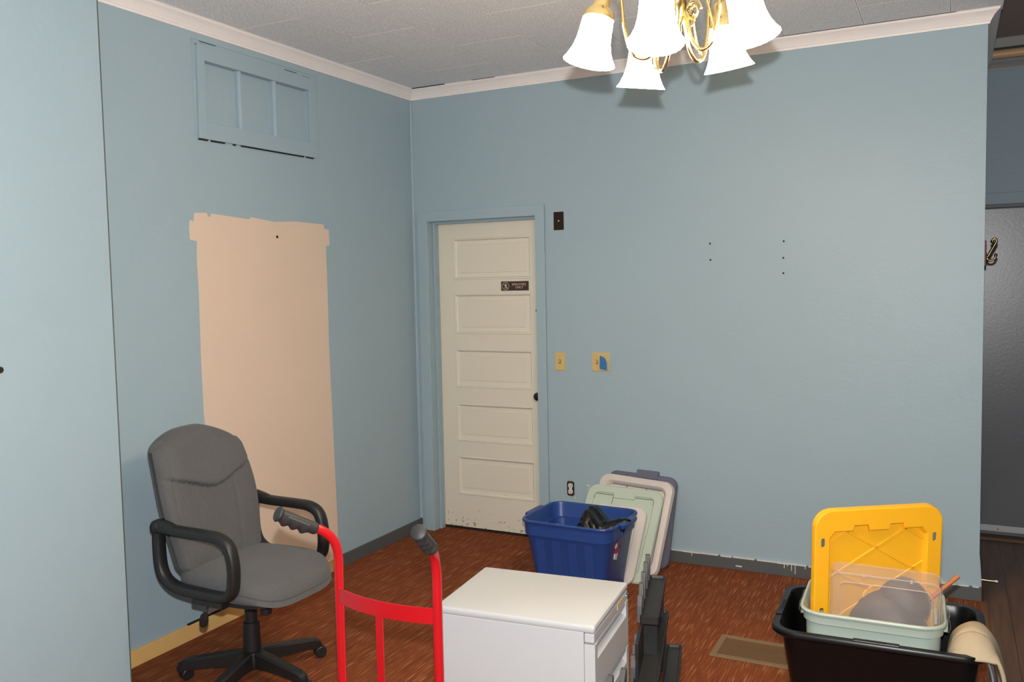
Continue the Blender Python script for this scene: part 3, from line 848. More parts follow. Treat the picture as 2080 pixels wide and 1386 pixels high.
bm = NB(); box(bm, -0.0125, 0.0125, -0.036, -0.032, 0.17, 0.735)
obj('centre_strap', bm, red, ht, smooth=0, bevel=0.001)
bm = NB()
box(bm, -0.19, 0.19, 0.008, 0.175, 0.004, 0.010); box(bm, -0.19, 0.19, 0.004, 0.010, 0.004, 0.13)
obj('toe_plate', bm, red, ht, smooth=0, bevel=0.002)
bm = NB(); tube(bm, [(-0.25, -0.085, 0.10), (0.25, -0.085, 0.10)], 0.008, 12)
for s in (-1, 1):
    box(bm, s * 0.165 - 0.004, s * 0.165 + 0.004, -0.095, 0.006, 0.08, 0.16)
obj('axle', bm, chrome, ht, smooth=40)
for s in (-1, 1):
    bm = NB(); lathe(bm, [(0.02, -0.024), (0.06, -0.022), (0.088, -0.026), (0.098, -0.014), (0.1, 0), (0.098, 0.014), (0.088, 0.026), (0.06, 0.022), (0.02, 0.024)], 32, Matrix.Translation((s * 0.222, -0.085, 0.10)) @ Matrix.Rotation(PI / 2, 4, 'Y'))
    w_ = obj('wheel', bm, blk, ht)
    bm = NB(); lathe(bm, [(0.012, -0.03), (0.05, -0.0235), (0.05, 0.0235), (0.012, 0.03)], 24, Matrix.Translation((s * 0.222, -0.085, 0.10)) @ Matrix.Rotation(PI / 2, 4, 'Y'))
    obj('rim', bm, red, w_)

# ------------------------------------------------------------------ filing cabinet
CW, CD_, CH = 0.512, 0.392, 0.66
fc = thing('filing_cabinet', 'white steel drawer cabinet beside the red hand truck', 'cabinet', (2.018, -2.443, 0), 0.09)
hx, hy = CW / 2, CD_ / 2
bm = NB(); box(bm, -hx + 0.003, hx - 0.034, -hy + 0.003, hy - 0.003, 0.02, CH - 0.022)
obj('body', bm, steelw, fc, smooth=0, bevel=0.003)
bm = NB(); loft(bm, [(CW - 0.006, CD_ - 0.006, 0.006, CH - 0.022), (CW, CD_, 0.008, CH - 0.017), (CW, CD_, 0.008, CH - 0.006), (CW - 0.005, CD_ - 0.005, 0.007, CH - 0.001), (CW - 0.012, CD_ - 0.012, 0.006, CH)])
obj('top', bm, steelw, fc, smooth=35)
bm = NB(); box(bm, hx - 0.032, hx - 0.002, -hy + 0.002, hy - 0.002, CH - 0.052, CH - 0.0245)
st = obj('top_strip', bm, steelw, fc, smooth=0, bevel=0.003)
obj('label_holder', B(hx - 0.002, hx - 0.0005, 0.065, 0.150, CH - 0.048, CH - 0.029), labelm, st, smooth=0)
bm = NB(); lathe(bm, [(0.009, 0), (0.009, 0.006), (0.007, 0.008), (0.001, 0.008)], 16, along((hx - 0.002, hy - 0.016, CH - 0.040), (1, 0, 0)))
obj('lock', bm, chrome, st)
def drawer(z0, z1):
    xb, xf = hx - 0.032, hx
    full = [(xb, z0), (xf, z0), (xf, z1 - 0.002), (xf - 0.002, z1), (xb, z1)]
    cut = [(xb, z0), (xf, z0), (xf, z1 - 0.050), (xf - 0.004, z1 - 0.046), (xf - 0.024, z1 - 0.034), (xf - 0.026, z1 - 0.028), (xf - 0.026, z1 - 0.016), (xf - 0.002, z1 - 0.012), (xf - 0.002, z1), (xb, z1)]
    bm = NB()
    prism(bm, full, -hy + 0.002, -hy + 0.028, 'y'); prism(bm, full, hy - 0.028, hy - 0.002, 'y')
    rings(bm, [[Vector((x, y, z)) for x, z in cut] for y in (-hy + 0.028, hy - 0.028)])
    return obj('drawer', bm, steelw, fc, smooth=30)
z = CH - 0.056
for h in (0.150, 0.150, 0.272):
    drawer(z - h, z); z -= h + 0.004
bm = NB()
box(bm, -hx + 0.02, hx - 0.045, -hy + 0.02, hy - 0.02, 0.0, 0.021)
obj('plinth', bm, dark, fc, smooth=0)

# ------------------------------------------------------------------ totes
def tote_shell(bm, w, d, h, taper, r, wall=0.004, z0=0.0, collar=None):
    wb, db = w - 2 * taper, d - 2 * taper
    lv = [(wb - 0.02, db - 0.02, r * 0.8, z0), (wb, db, r * 0.9, z0 + 0.008)]
    if collar:
        ch_, cw_ = collar
        f = (h - ch_ - z0) / (h - z0)
        lv += [(wb + (w - wb) * f, db + (d - db) * f, r, h - ch_), (w + cw_, d + cw_, r * 1.1, h - ch_ + 0.006), (w + cw_ + 0.004, d + cw_ + 0.004, r * 1.1, h - 0.012)]
        wt, dt = w + cw_ + 0.004, d + cw_ + 0.004
    else:
        lv += [(w, d, r, h - 0.012)]
        wt, dt = w, d
    return lv, wt, dt

# blue tote with a rolled rim
bt_ = thing('storage_tote', 'blue plastic storage tote holding a black bag, in front of the door', 'storage tote', (1.452, -0.690, 0), -0.03)
TW, TD, TH = 0.525, 0.45, 0.42
bm = NB()
lv, wt, dt = tote_shell(bm, TW - 0.05, TD - 0.05, TH, 0.045, 0.06, collar=(0.085, 0.018))
lv += [(wt + 0.022, dt + 0.022, 0.075, TH - 0.012), (wt + 0.026, dt + 0.026, 0.077, TH - 0.006), (wt + 0.020, dt + 0.020, 0.075, TH), (wt - 0.004, dt - 0.004, 0.065, TH - 0.001), (wt - 0.012, dt - 0.012, 0.062, TH - 0.012),
       (wt - 0.014, dt - 0.014, 0.062, TH - 0.08), (TW - 0.06, TD - 0.06, 0.055, TH - 0.10), (TW - 0.05 - 0.1, TD - 0.05 - 0.1, 0.045, 0.012)]
loft(bm, lv, seg=8)
obj('tub', bm, bluep, bt_, smooth=35)
for s in (-1, 1):   # vertical ribs on the long sides
    for xx in (-0.175, -0.085, 0.005, 0.095):
        bm = NB()
        yb, ytp = s * (TD / 2 - 0.072), s * (TD / 2 - 0.0345)
        rs = []
        for z_, yy in ((0.012, yb), (TH - 0.088, ytp)):
            rs.append([Vector((xx + 0.002, yy - s * 0.006, z_)), Vector((xx + 0.010, yy + s * 0.006, z_)), Vector((xx + 0.055, yy + s * 0.006, z_)), Vector((xx + 0.063, yy - s * 0.006, z_))])
        rings(bm, rs)
        obj('side_rib', bm, bluep, bt_, smooth=30)
for s in (-1, 1):
    bm = NB(); loft(bm, [(0.03, 0.17, 0.012, TH - 0.026), (0.044, 0.18, 0.014, TH - 0.012), (0.044, 0.18, 0.014, TH - 0.004), (0.034, 0.17, 0.012, TH + 0.001)], M=Matrix.Translation((s * (TW / 2 + 0.004), 0, 0)))
    obj('handle', bm, bluep, bt_, smooth=35)
bm = NB()   # sticker on the near right corner of the tub, three printed bands
Ms = frame_m((0.2240, -0.060, 0.266), Vector((0, 1, 0)), Vector((0.11, 0, 0.994)))
plate(bm, [(-0.024, -0.034), (0.010, -0.047), (0.022, -0.012), (-0.020, -0.006)], [], 0.0, 0.0045, M=Ms, mi=0)
plate(bm, [(-0.020, -0.0055), (0.022, -0.0115), (0.026, 0.026), (-0.020, 0.022)], [], 0.0, 0.0045, M=Ms, mi=1)
plate(bm, [(-0.020, 0.0225), (0.006, 0.0255), (-0.004, 0.046), (-0.018, 0.040)], [], 0.0, 0.0045, M=Ms, mi=0)
plate(bm, [(0.0065, 0.0255), (0.026, 0.0265), (0.018, 0.056), (-0.0035, 0.0465)], [], 0.0, 0.0045, M=Ms, mi=1)
obj('sticker', bm, [stick_w, stick_red], bt_, smooth=0)['label'] = 'torn red and white sticker'

# black bag slumped in the blue tote
bm = NB(); bmesh.ops.create_icosphere(bm, subdivisions=5, radius=1)
for v in bm.verts:
    p = v.co.copy()
    n1 = noise.noise(p * 1.3 + Vector((3, 1, 7))); n2 = abs(noise.noise(p * 2.3 + Vector((9, 2, 4)))); n3 = abs(noise.noise(p * 5 + Vector((1, 5, 2))))
    k = 1 + 0.15 * n1 - 0.22 * n2 - 0.05 * n3
    x, y, z_ = p.x * 0.125 * k, p.y * 0.125 * k, p.z * 0.115 * k
    if p.z > 0:
        z_ += 0.045 * math.exp(-((p.x + 0.35) / 0.38) ** 2) - 0.022 * math.exp(-((p.x - 0.30) / 0.22) ** 2)
    if p.x > 0.30 and p.z > 0.0:
        q = (p.x - 0.30) / 0.70 * min(1.0, p.z / 0.18)
        x += 0.075 * q * q; z_ += 0.095 * q * q
        y *= 1 - 0.45 * q
    v.co = Vector((x, y, z_))
bag = obj('rubbish_bag', bm, bagm, smooth=50)
bag.location = (1.558, -0.705, 0.318); bag.rotation_euler = (0, 0, -0.10)
tag(bag, 'crumpled black plastic bag stuffed in the blue tote', 'bag')
# white things left of the bag
bm = NB(); lathe(bm, [(0.001, -0.045), (0.028, -0.044), (0.031, -0.03), (0.032, 0.0), (0.034, 0.042), (0.036, 0.045), (0.033, 0.046), (0.030, 0.02), (0.001, 0.018)], 24)
cup = thing('paper_cup', 'white cup with red print, left of the bag in the blue tote', 'cup', (1.335, -0.745, 0.325)); cup.rotation_euler = (1.0, 0.5, 0.3)
obj('cup_body', bm, itemw, cup)
bm = NB(); lathe(bm, [(0.0323, -0.018), (0.0336, 0.014)], 24, cap0=False, cap1=False)
obj('red_band', bm, itemr, cup)
bm = NB(); bmesh.ops.create_icosphere(bm, subdivisions=4, radius=0.05)
for v in bm.verts:
    v.co *= 1 + 0.35 * noise.noise(v.co * 30) - 0.2 * abs(noise.noise(v.co * 60))
pp = obj('crumpled_paper', bm, itemw, smooth=20); pp.location = (1.425, -0.765, 0.318); pp.scale = (1.1, 0.8, 0.9)
tag(pp, 'crumpled white paper between the cup and the black bag in the blue tote', 'paper')
# flat layer of stuff they rest on
bm = NB(); loft(bm, [(0.33, 0.25, 0.04, 0.013), (0.37, 0.28, 0.04, 0.20), (0.35, 0.26, 0.04, 0.25)], M=Matrix.Translation((0, 0, 0)))
fl = obj('folded_cloth', bm, clothg); fl.location = (1.447, -0.690, 0.0); fl.rotation_euler = (0, 0, -0.03)
tag(fl, 'grey folded cloth filling the bottom of the blue tote under the bag', 'cloth')

# black tote
kt = thing('storage_tote', 'large black open storage tote on the carpet edge at right', 'storage tote', (2.966, -1.445, 0), 0.04)
KW, KD, KH = 0.665, 0.480, 0.374
bm = NB()
lv = [(KW - 0.13, KD - 0.10, 0.05, 0.0), (KW - 0.11, KD - 0.08, 0.055, 0.008), (KW - 0.012, KD - 0.012, 0.065, KH - 0.030), (KW + 0.040, KD + 0.040, 0.085, KH - 0.026), (KW + 0.056, KD + 0.056, 0.09, KH - 0.018), (KW + 0.056, KD + 0.056, 0.09, KH - 0.006),
      (KW + 0.048, KD + 0.048, 0.088, KH), (KW + 0.004, KD + 0.004, 0.072, KH), (KW - 0.004, KD - 0.004, 0.07, KH - 0.006), (KW - 0.02, KD - 0.02, 0.062, KH - 0.05), (KW - 0.12, KD - 0.09, 0.05, 0.012)]
loft(bm, lv, seg=8)
obj('tub', bm, blkgloss, kt, smooth=35)
for s in (-1, 1):   # raised steps and slots along the rim
    rx, ry = s * (KW / 2 + 0.013), s * (KD / 2 + 0.013)
    a_ = obj('rim_step', B(rx - 0.012, rx + 0.012, -0.10, 0.10, KH - 0.001, KH + 0.005), blkgloss, kt, smooth=0, bevel=0.002)
    obj('rim_slot', B(rx - 0.002, rx + 0.009, -0.05, 0.05, KH + 0.0045, KH + 0.0056), dark, a_, smooth=0)
    a_ = obj('rim_step', B(-0.075, 0.075, ry - 0.011, ry + 0.011, KH - 0.001, KH + 0.005), blkgloss, kt, smooth=0, bevel=0.002)
    obj('rim_slot', B(-0.035, 0.035, ry - 0.003, ry + 0.007, KH + 0.0045, KH + 0.0056), dark, a_, smooth=0)

# sage tote standing in the black one
gt = thing('storage_tote', 'pale sage green storage tote standing inside the black tote', 'storage tote', (2.948, -1.452, 0.013), 0.03)
GW, GD, GH = 0.480, 0.415, 0.428
bm = NB()
lv = [(GW - 0.065, GD - 0.065, 0.05, 0.0), (GW - 0.05, GD - 0.05, 0.055, 0.008), (GW - 0.03, GD - 0.035, 0.065, GH - 0.05), (GW - 0.012, GD - 0.012, 0.075, GH - 0.044), (GW - 0.008, GD - 0.008, 0.08, GH - 0.018), (GW + 0.006, GD + 0.006, 0.085, GH - 0.014),
      (GW + 0.012, GD + 0.012, 0.088, GH - 0.006), (GW + 0.006, GD + 0.006, 0.086, GH), (GW - 0.008, GD - 0.008, 0.08, GH), (GW - 0.018, GD - 0.018, 0.075, GH - 0.008), (GW - 0.038, GD - 0.038, 0.06, GH - 0.06), (GW - 0.058, GD - 0.058, 0.048, 0.012)]
loft(bm, lv, seg=8)
obj('tub', bm, sagep, gt, smooth=35)
for s in (-1, 1):
    bm = NB()
    rs = []
    for (x, z_, hw_) in ((0.004, 0.0, 0.055), (0.016, -0.012, 0.065), (0.019, -0.04, 0.062), (0.014, -0.066, 0.045)):
        rs.append([Vector((s * (GW / 2 + x), -hw_, GH - 0.006 + z_)), Vector((s * (GW / 2 + x), hw_, GH - 0.006 + z_)), Vector((s * (GW / 2 + x - 0.003), hw_, GH - 0.006 + z_)), Vector((s * (GW / 2 + x - 0.003), -hw_, GH - 0.006 + z_))])
    rings(bm, rs)
    obj('latch', bm, clear, gt, smooth=40)['label'] = 'clear plastic latch'
    bm = NB()
    for yy in (-0.066, 0.066):
        box(bm, s * (GW / 2 + 0.002) - 0.007, s * (GW / 2 + 0.002) + 0.007, yy - 0.006, yy + 0.006, GH - 0.060, GH - 0.016)
    box(bm, s * (GW / 2 - 0.030) - 0.005, s * (GW / 2 - 0.030) + 0.005, -0.05, 0.05, GH - 0.045, GH - 0.018)
    obj('latch_bracket', bm, sagep, gt, smooth=0, bevel=0.002)

# yellow lid standing on edge in the sage tote
def lid_frame(x, y, z0, yaw, tilt, roll):
    U = Vector((math.cos(yaw), math.sin(yaw), 0)); Nn = Vector((math.sin(yaw), -math.cos(yaw), 0))
    V = Vector((0, 0, math.cos(tilt))) - Nn * math.sin(tilt)
    U2 = U * math.cos(roll) + V * math.sin(roll); V2 = V * math.cos(roll) - U * math.sin(roll)
    return U2, V2
def lid_empty(name, label, x, y, z0, yaw, tilt, roll, cat='lid'):
    U, V = lid_frame(x, y, z0, yaw, tilt, roll)
    t = thing(name, label, cat, (x, y, z0))
    M = frame_m((x, y, z0), U, V)
    t.rotation_euler = M.to_euler()
    return t
YW, YH = 0.494, 0.600
yl = lid_empty('tote_lid', 'yellow tote lid with diagonal ribs standing upright in the sage tote', 2.946, -1.380, 0.193, 0.535, -0.085, 0.017)
OUT = lambda i, r: rrect(YW - 2 * i, YH - 2 * i, r, 8, 0, YH / 2)
slots = []
for sx in (-1, 1):
    for yy in (YH - 0.125, YH - 0.40):
        slots.append([(sx * (YW / 2 - 0.032) + a, yy + b) for a, b in rrect(0.015, 0.036, 0.007, 4)])
ix, iy0, iy1 = YW / 2 - 0.056, 0.056, YH - 0.062
inner = [(-ix, iy0), (ix, iy0), (ix, iy1 - 0.09), (ix, iy1 - 0.045), (ix - 0.02, iy1 - 0.02), (ix - 0.09, iy1 - 0.02), (ix - 0.095, iy1), (0.042, iy1), (0.036, iy1 - 0.022), (-0.036, iy1 - 0.022), (-0.042, iy1), (-ix + 0.095, iy1), (-ix + 0.09, iy1 - 0.02), (-ix + 0.02, iy1 - 0.02), (-ix, iy1 - 0.045)]
bm = NB()
plate(bm, OUT(0.006, 0.062), slots + [inner], 0.006, 0.011)
o2 = lambda i, r, z_: [Vector((x, y, z_)) for x, y in OUT(i, r)]
rings(bm, [o2(0.0065, 0.0615, 0.011), o2(0.002, 0.066, 0.009), o2(0.0, 0.068, 0.003), o2(0.0, 0.068, -0.016), o2(0.003, 0.065, -0.016), o2(0.004, 0.064, 0.002), o2(0.0065, 0.0615, 0.006)], False, False)
obj('rim', bm, yellow, yl, smooth=35)
bm = NB()
plate(bm, [(-ix - 0.004, iy0 - 0.004), (ix + 0.004, iy0 - 0.004), (ix + 0.004, iy1 + 0.004), (-ix - 0.004, iy1 + 0.004)], [], -0.014, -0.009)
yc_ = (iy0 + iy1) / 2
rings(bm, [[Vector((x * k_, yc_ + (y - yc_) * k_, z_)) for x, y in inner] for z_, k_ in ((0.0112, 1.0), (0.0095, 0.988), (-0.0095, 0.945))], False, False)
obj('panel', bm, yellow, yl, smooth=0)
bm = NB()   # diagonal lattice ribs
def clip(p, q):
    t0, t1 = 0.0, 1.0
    d = (q[0] - p[0], q[1] - p[1])
    for a, lo, hi in ((0, -ix, ix), (1, iy0, iy1 - 0.02)):
        if abs(d[a]) < 1e-9: continue
        ta, tb = (lo - p[a]) / d[a], (hi - p[a]) / d[a]
        t0, t1 = max(t0, min(ta, tb)), min(t1, max(ta, tb))
    return None if t1 <= t0 else ((p[0] + d[0] * t0, p[1] + d[1] * t0), (p[0] + d[0] * t1, p[1] + d[1] * t1))
for s in (-1, 1):
    for c in (0.0, 0.14, 0.318, 0.498, 0.638, 0.798):
        cl = clip((-0.5 * s, c - 0.5 * 0.62 - 0.06), (0.5 * s, c + 0.5 * 0.62 - 0.06))
        if not cl: continue
        (ax_, ay_), (bx_, by_) = cl
        ang = math.atan2(by_ - ay_, bx_ - ax_); ln = math.hypot(bx_ - ax_, by_ - ay_)
        prism(bm, [(-0.006, -0.0095), (0.006, -0.0095), (0.004, -0.0060), (-0.004, -0.0060)], 0, ln, 'y', M=Matrix.Translation((ax_, ay_, 0)) @ Matrix.Rotation(ang - PI / 2, 4, 'Z'))
lathe(bm, [(0.05, -0.010), (0.045, -0.005), (0.03, -0.004), (0.001, -0.004)], 28, Matrix.Translation((0, 0.239, 0)))
obj('rib', bm, yellow, yl, smooth=0)

# grey bowls behind the clear box
for k, (px, py, pz, rr, lab) in enumerate(((2.975, -1.478, 0.335, 0.150, 'dark slate grey bowl on edge right behind the clear box'), (3.035, -1.440, 0.430, 0.095, 'smaller slate grey bowl peeking above the larger one behind the clear box'))):
    bm = NB()
    M = along((0, 0, 0), (-0.1, -0.97, 0.22))
    lathe(bm, [(rr * 0.55, 0.0), (rr * 0.72, -0.012), (rr * 0.9, -0.035), (rr, -0.066), (rr + 0.006, -0.068), (rr + 0.004, -0.072), (rr - 0.004, -0.071), (rr * 0.87, -0.038), (rr * 0.68, -0.016), (0.001, -0.006)], 40, M, cap1=False)
    o = obj('plastic_bowl', bm, bowlm); o.location = (px, py, pz)
    tag(o, lab, 'bowl', 'grey bowls in the sage tote')

# clear box standing in front of the yellow lid
cb = lid_empty('clear_box', 'clear plastic box standing on edge in the sage tote before the yellow lid', 2.990, -1.560, 0.277, 0.05, -0.10, -0.02, 'box')
QW, QH = 0.375, 0.315
bm = NB()
q2 = lambda i, r, z_, dy=0: [Vector((x, y + dy, z_)) for x, y in rrect(QW - 2 * i, QH - 2 * i, r, 6, 0, QH / 2)]
rings(bm, [q2(0.045, 0.02, 0.030), q2(0.036, 0.025, 0.030), q2(0.034, 0.026, 0.018), q2(0.014, 0.03, 0.016), q2(0.010, 0.032, 0.010), q2(0.003, 0.034, -0.055), q2(0.0, 0.036, -0.056), q2(0.0, 0.036, -0.060)], cap0=True, cap1=False)
obj('box_shell', bm, clear, cb, smooth=35, solid=0.0018)
bm = NB()
for xx in (-0.07, 0.085):
    box(bm, xx - 0.004, xx + 0.004, QH - 0.018, QH - 0.006, 0.008, 0.018)
for i, z_ in ((0.035, 0.031), (0.0105, 0.0125)):
    pts = [Vector((p.x, p.y, z_)) for p in q2(i, 0.026, z_)]
    tube(bm, pts, 0.0016, 6, closed=True)
obj('box_ridge', bm, clear_edge, cb, smooth=40)

# stick poking out behind
bm = NB(); tube(bm, [(3.232, -1.262, 0.510), (2.870, -1.435, 0.180)], 0.0085, 14)
stk = obj('wooden_stick', bm, stickm); tag(stk, 'orange-brown round stick poking out of the sage tote at right', 'stick')

# towel draped over the right end of the black tote
tw = thing('towel', 'cream towel draped over the right end of the black tote', 'towel', (3.283, -1.580, 0.375), 0.04)
def cloth(bm, path, y0, y1, wr, thick, ncol=34, seed=0, spread=None):
    P = smoothpath(path, 8)
    n = len(P)
    gridA = []
    for j in range(ncol + 1):
        t = j / ncol
        colm = []
        for i, p in enumerate(P):
            s = i / (n - 1)
            w = 1.0 if spread is None else spread(s)
            yc = 0.5 * (y0 + y1); yv = yc + (t - 0.5) * (y1 - y0) * w
            k = wr * (0.35 + 0.65 * s)
            edge = 4 * t * (1 - t)
            dx = k * (math.sin(t * 9 + s * 3 + seed) * 0.7 + noise.noise(Vector((t * 5, s * 4, seed))) * 1.2)
            dz = -(max(0.0, p.z) + 0.012) * (max(0.0, 1 - 2.2 * t) ** 1.7 + 0.5 * max(0.0, 2 * t - 1) ** 3) + 0.006 * noise.noise(Vector((t * 4 + 7, s * 5, seed))) - 0.007 * math.exp(-((t - 0.36 - 0.12 * s) / 0.025) ** 2)
            colm.append(Vector((p.x + dx * 0.8, yv, p.z + dz)))
        gridA.append(colm)
    vs = [[bm.verts.new(v) for v in c] for c in gridA]
    for j in range(ncol):
        for i in range(n - 1):
            bm.faces.new((vs[j][i], vs[j + 1][i], vs[j + 1][i + 1], vs[j][i + 1]))
bm = NB()
cloth(bm, [(-0.085, 0, -0.09), (-0.070, 0, -0.01), (-0.045, 0, 0.036), (-0.005, 0, 0.056), (0.030, 0, 0.046), (0.056, 0, 0.008), (0.076, 0, -0.05), (0.086, 0, -0.10), (0.088, 0, -0.135)], -0.100, 0.115, 0.007, 0.01, spread=lambda s: (0.45 + 0.65 * min(1, s / 0.35)) * (math.sqrt(max(0.05, 1 - ((s - 0.8) / 0.2) ** 2)) if s > 0.8 else 1))
obj('cloth', bm, clothm, tw, smooth=60, solid=0.012)
bm = NB()
cloth(bm, [(-0.03, 0, 0.022), (0.010, 0, 0.026), (0.034, 0, 0.002), (0.050, 0, -0.07), (0.052, 0, -0.16), (0.052, 0, -0.235)], -0.095, 0.03, 0.008, 0.01, seed=4)
obj('lining', bm, clothg, tw, smooth=60, solid=0.006)

# ------------------------------------------------------------------ lids leaning on the back wall behind the blue tote
def leaning_lid(label, x, y, tilt, roll, w, h, m, style, zoff=0.006):
    t = lid_empty('tote_lid', label, x, y, zoff, 0.0, tilt, roll)
    t['group'] = 'lids leaning on the back wall'
    g = lambda i, r, z_: [Vector((a, b, z_)) for a, b in rrect(w - 2 * i, h - 2 * i, r, 8, 0, h / 2)]
    bm = NB()
    if style == 'outside':     # top of the lid faces us: raised border, flat field, moulded handle tab
        rings(bm, [g(0.004, 0.05, -0.020), g(0.0, 0.055, -0.020), g(0.0, 0.055, -0.004), g(0.006, 0.052, 0.002), g(0.045, 0.03, 0.003), g(0.050, 0.028, -0.004), g(0.056, 0.026, -0.005)], cap0=False)
    elif style == 'inside':    # hollow side faces us: deep skirt with a wide flange
        rings(bm, [g(0.0, 0.06, -0.006), g(0.002, 0.06, 0.0), g(0.008, 0.056, 0.022), g(0.012, 0.055, 0.024), g(0.040, 0.045, 0.024), g(0.046, 0.043, 0.018), g(0.052, 0.04, -0.004), g(0.056, 0.038, -0.010)], cap0=False)
    obj('lid_panel', bm, m, t, smooth=35, solid=0.0025)
    return t, bm
t, _ = leaning_lid('slate grey tote lid nearest the wall, behind the other leaning lids', 1.555, -0.165, 0.285, -0.042, 0.425, 0.525, lidslate, 'outside')
bm = NB(); loft(bm, [(0.125, 0.045, 0.008, -0.022), (0.135, 0.05, 0.008, -0.012), (0.135, 0.05, 0.008, 0.004), (0.128, 0.046, 0.008, 0.008)], M=Matrix.Translation((0.030, 0.524, 0)))
obj('handle', bm, lidslate, t, smooth=30)
t, _ = leaning_lid('pale grey tote lid with its hollow side out, behind the sage lid', 1.530, -0.325, 0.495, -0.063, 0.460, 0.556, lidgrey, 'inside')
bm = NB()
for xx in (-0.06, 0.06): box(bm, xx - 0.0015, xx + 0.0015, 0.05, 0.51, -0.011, -0.003)
for yy in (0.30, 0.5): box(bm, -0.17, 0.17, yy - 0.0015, yy + 0.0015, -0.011, -0.003)
obj('rib', bm, lidslate, t, smooth=0)
t, _ = leaning_lid('pale sage green tote lid leaning behind the blue tote', 1.492, -0.455, 0.655, -0.033, 0.462, 0.552, lidsage, 'outside')
bm = NB(); loft(bm, [(0.130, 0.055, 0.006, -0.004), (0.128, 0.053, 0.006, 0.0045), (0.124, 0.05, 0.006, 0.006)], M=Matrix.Translation((0.0, 0.505, 0)))
obj('handle', bm, lidsage, t, smooth=30)
sageline = mat('sage_line', '#7e8b80', 0.5)
for (x0, x1, y0, y1) in ((-0.18, -0.066, 0.494, 0.496), (0.066, 0.18, 0.494, 0.496), (-0.182, -0.180, 0.46, 0.496), (0.180, 0.182, 0.46, 0.496), (0.178, 0.215, 0.27, 0.272), (-0.067, -0.0655, 0.40, 0.496)):
    obj('moulded_line', B(x0, x1, y0, y1, -0.0035, 0.0034), sageline, t, smooth=0)
t, _ = leaning_lid('small white lid squeezed between the blue tote and the sage lid', 1.495, -0.505, 0.70, 0.0, 0.345, 0.46, lidwhite, 'outside')

# ------------------------------------------------------------------ black step rack
def rack(label, loc, rz, tiers):
    t = thing('step_rack', label, 'rack', loc, rz, 'black racks by the white cabinet')
    bm = NB()
    zt = max(a[4] for a in tiers)
    for x0, x1, y0, y1, z_, tabs in tiers:
        bm = NB()
        w, l = x1 - x0, y1 - y0
        xc, yc = (x0 + x1) / 2, (y0 + y1) / 2
        loft(bm, [(w - 0.012, l - 0.012, 0.006, z_ - 0.035, xc, yc), (w, l, 0.008, z_ - 0.028, xc, yc), (w, l, 0.008, z_, xc, yc), (w - 0.012, l - 0.012, 0.006, z_, xc, yc), (w - 0.018, l - 0.018, 0.005, z_ - 0.010, xc, yc)])
        tr_ = obj('tray', bm, rackm, t, smooth=30)
        for (yy, hh) in tabs:
            bm = NB(); prism(bm, [(yy - 0.022, z_ - 0.03), (yy + 0.016, z_ - 0.03), (yy + 0.026, z_ + hh), (yy + 0.010, z_ + hh), (yy - 0.012, z_ + hh * 0.5)], x0 - 0.012, x0 + 0.006, 'x')
            obj('tab', bm, rackg, tr_, smooth=0, bevel=0.0015)
    bm = NB()
    x0 = min(a[0] for a in tiers); y0 = min(a[2] for a in tiers); y1 = max(a[3] for a in tiers)
    box(bm, x0 + 0.004, x0 + 0.016, y0 + 0.03, y1 - 0.03, 0.0, zt - 0.03)
    for x0_, x1_, ya, yb, z_, tabs in tiers:
        for yy in (ya + 0.04, yb - 0.05):
            box(bm, x0_ + 0.008, x1_ - 0.008, yy, yy + 0.012, 0.0, z_ - 0.03)
    obj('upright', bm, rackm, t, smooth=0, bevel=0.002)
    return t
rack('tall black plastic step rack of three narrow trays beside the white cabinet', (2.155, -1.62, 0), 0.235,
     [(-0.040, 0.030, -0.235, 0.235, 0.40, [(0.18, 0.10), (0.08, 0.10), (-0.03, 0.095), (-0.13, 0.085), (-0.20, 0.06)]),
      (-0.046, 0.040, -0.44, 0.235, 0.250, [(-0.275, 0.09), (-0.345, 0.08), (-0.41, 0.07)]),
      (0.030, 0.094, -0.34, 0.245, 0.10, [])])
rack('low black slotted rack standing in front of the white cabinet drawers', (2.345, -2.500, 0), 0.09,
     [(-0.035, 0.020, -0.105, 0.13, 0.385, [(-0.06, 0.105), (0.095, 0.06)])])

# ------------------------------------------------------------------ chandelier
CX, CY, CR_, PH, ZR = 2.488, -2.413, 0.25, 3.617, 2.276
cd = thing('chandelier', 'brass five-arm chandelier with lit bell glass shades', 'chandelier', (CX, CY, HC))
def L0(p): return Vector((p[0], p[1], p[2] - HC))
bm = NB(); lathe(bm, [(0.065, 0.0), (0.064, -0.008), (0.045, -0.024), (0.012, -0.034), (0.006, -0.05)], 28)
obj('canopy', bm, brass, cd)
bm = NB()
z_ = -0.045
k = 0
while z_ > -0.17:
    pts = [Vector((0.008 * math.cos(a), 0, z_ - 0.013 + 0.016 * math.sin(a))) for a in [2 * PI * i / 16 for i in range(16)]]
    if k % 2: pts = [Vector((0, p.x, p.z)) for p in pts]
    tube(bm, pts, 0.0018, 6, closed=True); z_ -= 0.026; k += 1
obj('chain', bm, brass, cd)
bm = NB(); lathe(bm, [(0.004, 2.76 - HC), (0.012, 2.75 - HC), (0.010, 2.73 - HC), (0.022, 2.70 - HC), (0.026, 2.66 - HC), (0.014, 2.62 - HC), (0.009, 2.58 - HC), (0.012, 2.52 - HC), (0.024, 2.47 - HC), (0.030, 2.435 - HC), (0.024, 2.40 - HC), (0.012, 2.375 - HC), (0.014, 2.36 - HC), (0.008, 2.345 - HC), (0.010, 2.33 - HC), (0.002, 2.315 - HC)], 28)
obj('column', bm, brass, cd)
